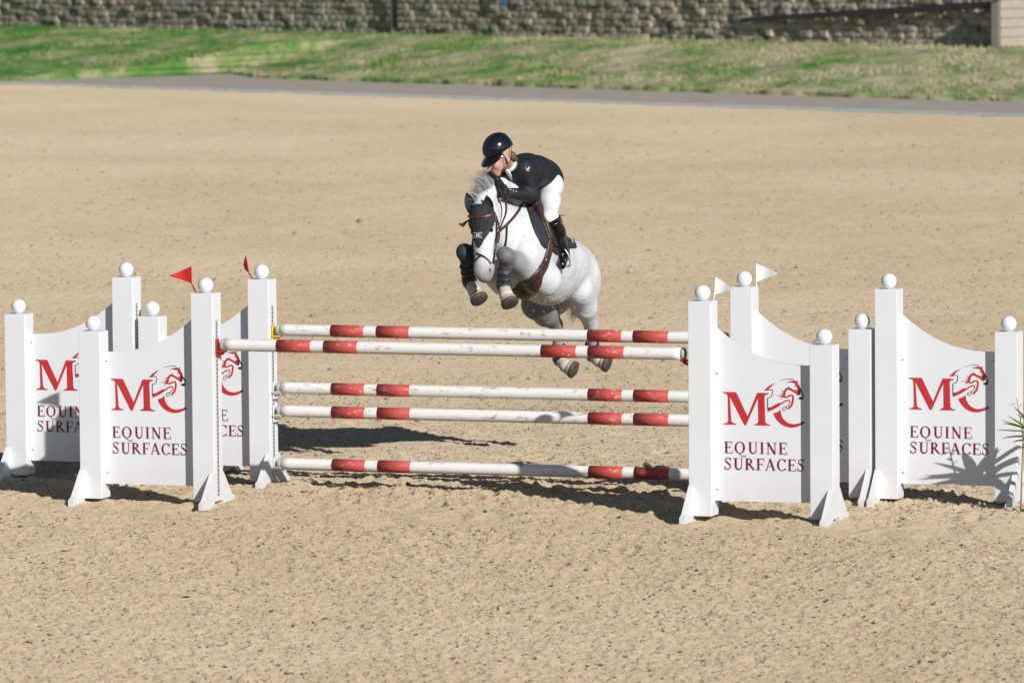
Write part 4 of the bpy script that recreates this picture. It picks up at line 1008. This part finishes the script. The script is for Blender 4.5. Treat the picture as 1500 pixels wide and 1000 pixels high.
# emblem on the bonnet: two back-to-back E shapes
for sgn, px in ((-1, [(694.3, 341.5), (699.0, 341.3), (699.3, 344.6), (695.5, 344.7), (699.3, 344.9), (699.0, 348.2), (694.3, 348)]), (1, [(706.7, 341.5), (702.0, 341.3), (701.7, 344.6), (705.5, 344.7), (701.7, 344.9), (702.0, 348.2), (706.7, 348)])):
    strap('emblem', px, 0.005, 'bonnetpiping', .002, bon, .009, step=0.6)
# bridle
strap('browband', [(685.5, 316), (692, 318.5), (705, 318.5), (716, 316), (724, 312)], 0.020, 'leather', .007, lift=.007)
nb_ = strap('noseband', [(690, 369), (697, 371), (706, 372), (716, 370), (724, 366)], 0.024, 'leather', .007)
strap('flash_strap', [(698, 371), (705, 374), (713, 379), (719, 387)], 0.014, 'leatherdark', .005); strap('flash_strap', [(706, 374), (699, 379), (694, 387), (692, 391)], 0.014, 'leatherdark', .005)
strap('cheekpiece', [(724, 311), (726.5, 325), (726.5, 345), (725, 362), (721.5, 386)], 0.016, 'leatherdark', .006); strap('cheekpiece', [(685.5, 317), (686, 335), (688, 352), (690.5, 368), (692, 388)], 0.014, 'leatherdark', .006)
strap('throatlash', [(724, 312), (729.5, 328), (731, 345), (729, 356)], 0.012, 'leatherdark', .006)
bit = P(722, 388, 45.06); V, F = tube([bit + .028*np.array([0, math.cos(a_), math.sin(a_)]) for a_ in np.linspace(0, 2*math.pi, 17)], .0045, 6, False); part('bit_ring', (V, F), 'steel', horse, True)
tas = P(682, 327, 45.2); part('bonnet_tassel', tube([P(687, 322, 45.2), P(683, 325, 45.2), P(678, 330, 45.2), P(672, 328, 45.2)], [.006, .008, .016, .004], 8), 'bonnet', horse, True)
# breastplate and girth with stud guard
strap('breastplate', [(769, 293), (763, 303), (754, 316), (743, 328), (732, 338), (726, 345)], 0.020, 'leather', .007)
strap('breastplate', [(742, 329), (741, 350), (738, 372), (738, 395)], 0.018, 'leatherdark', .006)
gir = strap('girth', [(807, 352), (803, 372), (795, 392), (783, 411), (768, 428), (756, 436), (748, 438)], [.07, .07, .075, .09, .14, .18, .17], 'leather', .012, lift=.004)
strap('girth_piping', [(802, 375), (793, 394), (781, 412), (765, 429), (752, 434)], 0.010, 'leatherdark', .004, gir, .016)
cc, cn_ = hit(797, 381)
if cc is not None: part('girth_stud', sphere(cc + cn_*.018, .010, 10, 6), 'steel', gir, True)
# saddle and pad
pad = cover('saddle_pad', [(768, 295), (775, 290), (790, 290), (806, 302), (822, 326), (836, 345), (844, 360), (843, 364), (834, 365), (833, 372), (824, 376), (812, 372), (804, 364), (796, 364), (788, 352), (780, 330), (772, 308)], 'pad', 0.010, mirror=True)
flap = cover('saddle_flap', [(775, 291), (784, 289), (796, 300), (806, 318), (815, 340), (818, 358), (811, 362), (803, 354), (797, 338), (789, 320), (780, 303)], 'leatherdark', 0.022, mirror=True)
strap('flap_roll', [(777, 293), (786, 303), (794, 318), (800, 334), (804, 350)], 0.030, 'leather', .014, flap, .022)
strap('pad_binding', [(769, 296), (774, 311), (782, 333), (789, 351), (797, 362)], 0.010, 'leatherdark', .004, pad, .012)
strap('pad_lettering', [(833, 343), (835, 347), (834, 350), (837, 352), (837, 357)], 0.012, 'bonnetpiping', .002, pad, .011, step=.7)
sk2 = Skin()
sk2.C(HB(.08, 0, .0), HB(.18, 0, .025), .055, .06, .04); sk2.C(HB(.18, 0, .03), HB(.40, 0, .06), .075, .10, .05, lat=1.25, axis=LFT); sk2.C(HB(.40, 0, .075), HB(.47, 0, .06), .085, .065, .05, lat=1.2, axis=LFT); sk2.C(HB(.48, -.05, .045), HB(.48, .05, .045), .035, .035, .04)
skin_part('saddle_seat', sk2, .012, 'leatherdark', horse)
# mane blown up off the crest, forelock, tail
def hair(name, roots, n_, fn, mat, rad):
    V, F = [], []; k = 0
    for i in range(n_):
        s = RNG.random(); p0 = roots(s); pts = fn(s, p0)
        x, y = frame(pts[-1]-pts[0]); a_ = RNG.random()*6.28; b_ = math.cos(a_)*x + math.sin(a_)*y; m_ = len(pts)
        for j, p in enumerate(pts):
            w_ = rad*(1 - 0.85*(j/(m_-1))**1.5)*RNG.uniform(.8, 1.2); V += [p - b_*w_, p + b_*w_]
        for j in range(m_-1): q = k + 2*j; F.append((q, q+1, q+3, q+2))
        k += 2*m_
    o = part(name, (np.array(V), F), mat, horse, True); return o
cr = polyl([P(750, 277, 45.50), P(735, 271, 45.38), P(722, 277, 45.30), P(710, 288, 45.23), P(700, 297, 45.2)], .01)
def croot(s): return cr[int(s*(len(cr)-1))] + RNG.normal(0, .012, 3) - UP*.008
def mfn(s, p0):
    ln = RNG.uniform(.06, .125)*(0.55 if s < .38 else 1.0)*(0.45 + 1.1*math.sin(min(1, max(0.05, (s-.12)/.88))*math.pi)**.7); d_ = -LFT*RNG.uniform(.2, .75) + UP*RNG.uniform(.55, 1.0)*(1 if s > .2 else .4) + FWD*RNG.uniform(-.2, .3); d_ /= np.linalg.norm(d_)
    return [p0 + d_*ln*t - LFT*.035*t*t + UP*(-.02*t*t) + RNG.normal(0, .003, 3)*t for t in np.linspace(0, 1, 5)]
hair('mane', croot, 2200, mfn, 'hair', .0017)
def fl(s, p0): return [p0 + hd*.10*t*RNG.uniform(.6, 1.1) + HF*.03*t + HL*RNG.normal(0, .02)*t for t in np.linspace(0, 1, 4)]
hair('forelock', lambda s: HH(-.05 + RNG.normal(0, .02), RNG.uniform(-.06, .05), .03), 420, fl, 'hair', .0018)
dock = HB(1.34, 0, .16)
def tfn(s, p0):
    e = P(836 + RNG.normal(0, 5), 458 + RNG.normal(0, 7), 47.0) ; a_ = HB(1.39, RNG.normal(0, .03), .03) + UP*RNG.uniform(-.02, .02); b_ = HB(1.40, RNG.normal(-.03, .03), .42); q = polyl([p0, a_, b_, e + UP*RNG.uniform(-.05, .15)], .06); return list(q)
hair('tail', lambda s: dock + RNG.normal(0, .02, 3), 700, tfn, 'hair', .0018)
# sand thrown up under the belly
V, F = [], []
for k in range(110):
    u, v_ = RNG.normal(803, 15), RNG.normal(437, 7); c = P(u, v_, RNG.uniform(45.3, 46.3)); r_ = RNG.uniform(.002, .0055); q, g = sphere(c, r_, 4, 3); F += [tuple(i + len(V) for i in t) for t in g]; V += list(q)
tag(part('sand_spray', (np.array(V), F), 'sand', None), 'grains of sand thrown up under the horse', 'sand', kind='stuff')

# ------------------------------------------------------------------ the rider
PEL = P(797, 261, 46.00); CHE = P(771, 251, 45.64); NCK = P(751, 241, 45.47); HEADC = P(732.5, 231, 45.32)
LSH, LEL, LHA = P(768, 248, 45.46), P(780, 286, 45.50), P(741, 283, 45.30)
RSH, REL, RHA = P(739, 250, 45.56), P(723, 262, 45.44), P(735, 278, 45.26)
LHIP, LKN, LAN, LTO = P(805, 272, 45.90), P(805, 319, 45.52), P(824, 372, 45.74), P(824, 376, 45.73)
RHIP, RKN, RAN, RTO = mir(LHIP), mir(LKN), mir(LAN), mir(LTO)
FD = np.array([-.79, -.50, -.36]); FD /= np.linalg.norm(FD); FL_ = np.cross(UP, FD); FL_ /= np.linalg.norm(FL_); FU = np.cross(FD, FL_)
def FH(f_, l, u_): return HEADC + FD*f_ + FL_*l + FU*u_
SKN, LIP, WHI = (0.56, 0.33, 0.25), (0.50, 0.17, 0.14), (0.56, 0.34, 0.26)
ps = Skin()
ps.C(PEL, CHE, .085, .10, .05, SKN); ps.C(CHE, NCK, .09, .060, .04, SKN); ps.C(NCK, FH(-.03, 0, -.04), .056, .055, .03, SKN)
ps.E(FH(-.01, 0, .035), (.095, .074, .085), (FD, FL_, FU), .03, SKN); ps.E(FH(.045, 0, -.04), (.055, .052, .075), (FD, FL_, FU), .03, SKN); ps.E(FH(.065, 0, -.105), (.028, .028, .024), (FD, FL_, FU), .02, SKN)
ps.C(FH(.096, 0, .0), FH(.122, 0, -.038), .011, .016, .012, WHI)                          # nose
for sgn in (1, -1):
    ps.E(FH(.072, .036*sgn, -.035), (.026, .022, .024), (FD, FL_, FU), .02, (0.60, 0.29, 0.22)); ps.C(FH(.088, .012*sgn, .012), FH(.076, .045*sgn, .012), .012, .010, .012, SKN)
    ps.E(FH(-.02, .078*sgn, -.025), (.018, .010, .030), (FD, FL_, FU), .01, SKN)
ps.C(FH(.100, .018, -.068), FH(.100, -.018, -.068), .009, .009, .008, LIP); ps.C(FH(.094, .018, -.088), FH(.094, -.018, -.088), .009, .009, .008, LIP)
for sh, el, ha in ((LSH, LEL, LHA), (RSH, REL, RHA)): ps.C(CHE*.4 + sh*.6, sh, .065, .055, .04, SKN); ps.C(sh, el, .048, .040, .03, SKN); ps.C(el, ha, .038, .026, .03, SKN)
for hp, kn, an, to in ((LHIP, LKN, LAN, LTO), (RHIP, RKN, RAN, RTO)): ps.C(hp, kn, .070, .045, .04, SKN); ps.C(kn, an, .052, .038, .03, SKN); ps.C(an, to, .036, .030, .02, SKN)
RV, RF_ = ps.build(.0075); RV = smooth_vf(RV, RF_, 2); rb = np.array([PEL[0], PEL[1], RV[:, 2].min()])
person = link('person', mesh('person', RV - rb, RF_, 'skin', True, ps.colors(RV, .006)), None, tuple(rb)); tag(person, 'rider in navy jacket, white breeches and black helmet, crouched forward over the grey horse', 'person')
part('teeth', tube([FH(.100, .012, -.078), FH(.103, 0, -.078), FH(.100, -.012, -.078)], .0035, 6), 'shirt', person, True)
for sgn in (1, -1): part('eye', sphere(FH(.088, .031*sgn, -.006), .0095, 10, 8), 'eye', person, True); part('eyebrow', tube([FH(.096, .014*sgn, .012), FH(.092, .046*sgn, .012)], .004, 5), 'brownhair', person, True)
jk = Skin()
jk.C(PEL, CHE, .130, .132, .06, lat=1.08, axis=LFT); jk.C(CHE, NCK*.75 + CHE*.25, .135, .088, .05)
jk.C(CHE*.45 + PEL*.55 + UP*.030, PEL*.8 + CHE*.2 + UP*.022, .118, .118, .06, lat=1.05, axis=LFT); jk.C(PEL + UP*.01, PEL - FWD*.05 + LFT*.02 - UP*.015, .118, .100, .05, lat=1.1, axis=LFT)
for sh, el, ha in ((LSH, LEL, LHA), (RSH, REL, RHA)):
    jk.C(CHE*.35 + sh*.65, sh, .078, .070, .05); jk.C(sh, el, .078, .060, .03); d_ = ha - el; jk.C(el, el + d_*.80, .060, .043, .025)
jk.C(P(756, 256, 45.50), CHE - UP*.02, .085, .11, .05)
jo, JV, JF = skin_part('jacket', jk, .0095, 'jacket', person, it=2)
# tails, collar, cuff buttons, badge
part('jacket_tail', tube([PEL + UP*.03, P(807, 257, 46.06), P(813, 264, 46.12)], [.09, .10, .075], 16, flat=.6), 'jacket', jo, True)
part('jacket_flap', tube([P(796, 240, 45.98), P(808, 243.5, 46.04), P(817, 245, 46.1)], [.02, .022, .004], 8, flat=.25), 'jacket', jo, True)
part('collar', tube([NCK + FD*.01 - FU*.012, NCK*.55 + FH(-.03, 0, -.06)*.45], [.078, .066], 16), 'jacket', jo, True)
part('shirt_collar', tube([NCK*.62 + FH(-.03, 0, -.06)*.38 + FD*.006, NCK*.30 + FH(-.03, 0, -.06)*.70 + FD*.006], [.066, .061], 16), 'shirt', person, True)
part('stock_tie', tube([P(742, 249, 45.33), P(746, 256, 45.35), P(750, 264, 45.38)], [.030, .020, .006], 8, flat=.4), 'shirt', person, True)
jb = BVHTree.FromPolygons([Vector(v) for v in JV], [tuple(int(i) for i in q) for q in JF])
def jhit(u, v):
    r = ray(u, v); l, n_, i, d_ = jb.ray_cast(Vector(CAM + r*40), Vector(r).normalized(), 12); return (None, None) if l is None else (np.array(l), np.array(n_))
for u, v in ((748, 278.3), (752, 279.3), (756, 280.6)):
    l, n_ = jhit(u, v)
    if l is not None: part('cuff_button', sphere(l + n_*.001, .0058, 8, 6), 'bonnetpiping', jo, True)
for px in ([(770, 246), (772.5, 249), (775, 251)], [(776, 245.5), (773, 248), (771, 251)], [(774, 244.5), (774.6, 248)]):
    ps_ = [jhit(*q) for q in px]; ps_ = [l + n_*.002 for l, n_ in ps_ if l is not None]
    if len(ps_) > 1: part('badge', tube(ps_, .0038, 6), 'bonnetpiping', jo, True)
br = Skin()
for hp, kn in ((LHIP, LKN), (RHIP, RKN)):
    br.C(PEL - UP*.02 + FWD*-.01, hp, .105, .105, .06); br.C(hp, hp*.5 + kn*.5, .093, .076, .05); br.C(hp*.5 + kn*.5, kn, .076, .064, .05); br.C(kn, kn + (LAN-LKN if kn is LKN else RAN-RKN)*.15, .064, .055, .03)
skin_part('breeches', br, .0095, 'breeches', person)
for kn, an, to in ((LKN, LAN, LTO), (RKN, RAN, RTO)):
    bt = Skin(); d_ = an - kn
    bt.C(kn + d_*.08, kn + d_*.40, .074, .080, .03); bt.C(kn + d_*.40, an, .080, .054, .03); bt.E(kn + d_*.02 + FWD*.018, (.050, .060, .050), (FWD, LFT, UP), .03)
    fw = (FWD*.80 + LFT*(.25 if kn is LKN else -.25) - UP*.14); fw /= np.linalg.norm(fw)
    heel = an - fw*.055 - UP*.045; toe = an + fw*.145 - UP*.050
    bt.C(an, heel, .044, .036, .03); bt.C(an + fw*.02 - UP*.02, toe, .050, .036, .03); bt.C(heel - UP*.01, toe - UP*.006, .026, .022, .02)
    bo, bV, bF = skin_part('riding_boot', bt, .0075, 'ridingboot', person)
    part('spur', tube([an - fw*.075 - UP*.01, an - fw*.115 - UP*.012], .005, 6), 'steel', bo, True)
    part('boot_trim', tube([kn + d_*.055 - FWD*.0, kn + d_*.085], [.078, .078], 16), 'ridingboot', bo, True)
    # stirrup iron round the ball of the foot, with its leather
    bx_ = an + fw*.085 - UP*.075; sd_ = np.cross(fw, UP); sd_ /= np.linalg.norm(sd_); loop = [bx_ + sd_*.058*x_ + UP*z_ for x_, z_ in ((-1, 0), (-1.05, .04), (-.8, .095), (-.3, .135), (0, .142), (.3, .135), (.8, .095), (1.05, .04), (1, 0))]
    so = part('stirrup', tube(polyl(loop, .02), .0065, 8), 'steel', horse, True); part('tread', tube([bx_ - sd_*.060, bx_ + sd_*.060], .016, 8, flat=.5, hint=UP), 'steel', so, True)
    topl = HB(.24, .235 if kn is LKN else -.235, .30); part('stirrup_leather', tube([topl, topl*.5 + (bx_ + UP*.142)*.5 + (LFT if kn is LKN else -LFT)*.045, bx_ + UP*.142], .012, 6, flat=.35), 'leatherdark', horse, True)
part('spur_strap_end', tube([P(815, 316, 45.56), P(826, 315.5, 45.6)], .004, 6), 'ridingboot', person, True)
# gloved hands: palm, four curled fingers, thumb, closed on the reins
for el, ha, sgn in ((LEL, LHA, 1), (REL, RHA, -1)):
    gl = Skin(); d_ = ha - el; d_ /= np.linalg.norm(d_); s_ = np.cross(d_, UP); s_ /= np.linalg.norm(s_); u_ = np.cross(s_, d_); inw = s_*( -sgn)*(1 if np.dot(s_, LFT) > 0 else -1)
    w0 = ha - d_*.03; gl.C(w0 - d_*.04, w0, .034, .031, .02); gl.C(w0, ha + d_*.045, .032, .034, .02, lat=.7, axis=inw)
    for i in range(4):
        o_ = u_*(.030 - .020*i); ln = (.9, 1.0, .95, .8)[i]; k1 = ha + d_*(.062) + o_; k2 = k1 + (d_*.012 + inw*.030*ln); k3_ = k2 + (-d_*.026*ln + inw*.006)
        gl.C(ha + d_*.03 + o_, k1, .0105, .0100, .006); gl.C(k1, k2, .0100, .0095, .005); gl.C(k2, k3_, .0095, .0085, .005)
    gl.C(ha + u_*.028, ha + u_*.046 + d_*.030 + inw*.014, .012, .0105, .008); gl.C(ha + u_*.046 + d_*.030 + inw*.014, ha + u_*.038 + d_*.052 + inw*.020, .0105, .009, .006)
    skin_part('glove', gl, .0048, 'glove', person, it=1)
# reins from the hands along the neck to the bit
rein = polyl([LHA + FWD*.03, P(741, 297, 45.22), P(741, 312, 45.16), P(733, 334, 45.08), P(727, 360, 45.03), bit + np.array([.0, 0, .01])], .02); part('rein', tube(rein, .0085, 6, flat=.4), 'leather', horse, True)
rein2 = polyl([RHA + FWD*.03, P(712, 300, 45.42), P(694, 345, 45.3), P(692, 386, 45.16)], .02); part('rein', tube(rein2, .0085, 6, flat=.4), 'leather', horse, True)
# helmet: shell, brim, band, harness
HU = FU*.985 + FD*.17; HU /= np.linalg.norm(HU); HFD = np.cross(FL_, HU); HFD = HFD if np.dot(HFD, FD) > 0 else -HFD
HC = P(729, 216.8, 45.31)
V, F = [], []; nu, nv_ = 40, 14
for i in range(nv_):
    ph = math.radians(90 - i*(98/(nv_-1)))
    for k in range(nu):
        a_ = 2*math.pi*k/nu; f_ = math.cos(a_)*math.cos(ph); l_ = math.sin(a_)*math.cos(ph); z_ = math.sin(ph)
        back_drop = -.030*max(0, -f_)**2 if i > 8 else 0
        V.append(HC + HFD*(.126*f_) + FL_*(.100*l_) + HU*(.114*z_ + back_drop*(i-8)/5))
for i in range(nv_-1):
    for k in range(nu): F.append((i*nu+k, (i+1)*nu+k, (i+1)*nu+(k+1) % nu, i*nu+(k+1) % nu))
n0 = len(V); V += [HC + (p - HC)*.93 for p in V[(nv_-1)*nu:]]
for k in range(nu): F.append(((nv_-1)*nu+k, n0+k, n0+(k+1) % nu, (nv_-1)*nu+(k+1) % nu))
he = part('helmet', (V, F), 'helmet', person, True); fix_normals(he.data)
V, F = [], []                                                        # brim
for i in range(8):
    s = i/7
    for k in range(21):
        a_ = math.radians(-72 + 144*k/20); ext = .066*math.cos(a_*.95)*s; V.append(HC + HFD*((.120+ext)*math.cos(a_)) + FL_*((.097 + ext*.75)*math.sin(a_)) + HU*(-.014 - .030*s*math.cos(a_) - .010*s*s))
n0 = len(V); V += [p - HU*.006 for p in V]
for i in range(7):
    for k in range(20): q = i*21+k; F.append((q, q+1, q+22, q+21)); F.append((q+n0, q+21+n0, q+22+n0, q+1+n0))
for k in range(20): q = 7*21+k; F.append((q, q+1, q+1+n0, q+n0))
o = part('brim', (V, F), 'helmet', he, True); fix_normals(o.data)
V, F = [], []                                                        # glitter centre band from brim to crown
for i in range(22):
    ph = math.radians(4 + 150*i/21)
    for j in range(7):
        l_ = (j/6-.5)*.080*(1 - .25*i/21); q = math.sqrt(max(0, 1-(l_/.100)**2)); V.append(HC + HFD*(.1282*math.cos(ph)*q) + FL_*l_*1.01 + HU*(.1162*math.sin(ph)*q))
for i in range(21):
    for j in range(6): q = i*7+j; F.append((q, q+1, q+8, q+7))
o = part('glitter_band', (V, F), 'helmetband', he, True); fix_normals(o.data)
for sgn in (1, -1):
    part('harness', tube(polyl([HC + FL_*.094*sgn + HFD*.03 - HU*.01, FH(.01, .083*sgn, -.03), FH(.045, .060*sgn, -.085), FH(.055, .02*sgn, -.128), FH(.055, 0, -.132)], .015), .0065, 6, flat=.4), 'glove', he, True)
    part('harness', tube(polyl([HC + FL_*.092*sgn - HFD*.07 - HU*.015, FH(-.02, .086*sgn, -.05), FH(.025, .074*sgn, -.068)], .015), .0065, 6, flat=.4), 'glove', he, True)
bun = FH(-.105, 0, -.035); part('hair', cat_vf(sphere(bun, (.032, .036, .040), 14, 10), tube([FH(-.06, .07, -.02), FH(-.10, .03, -.05), FH(-.10, -.03, -.05), FH(-.06, -.07, -.02)], [.012, .026, .026, .012], 8)), 'brownhair', person, True)
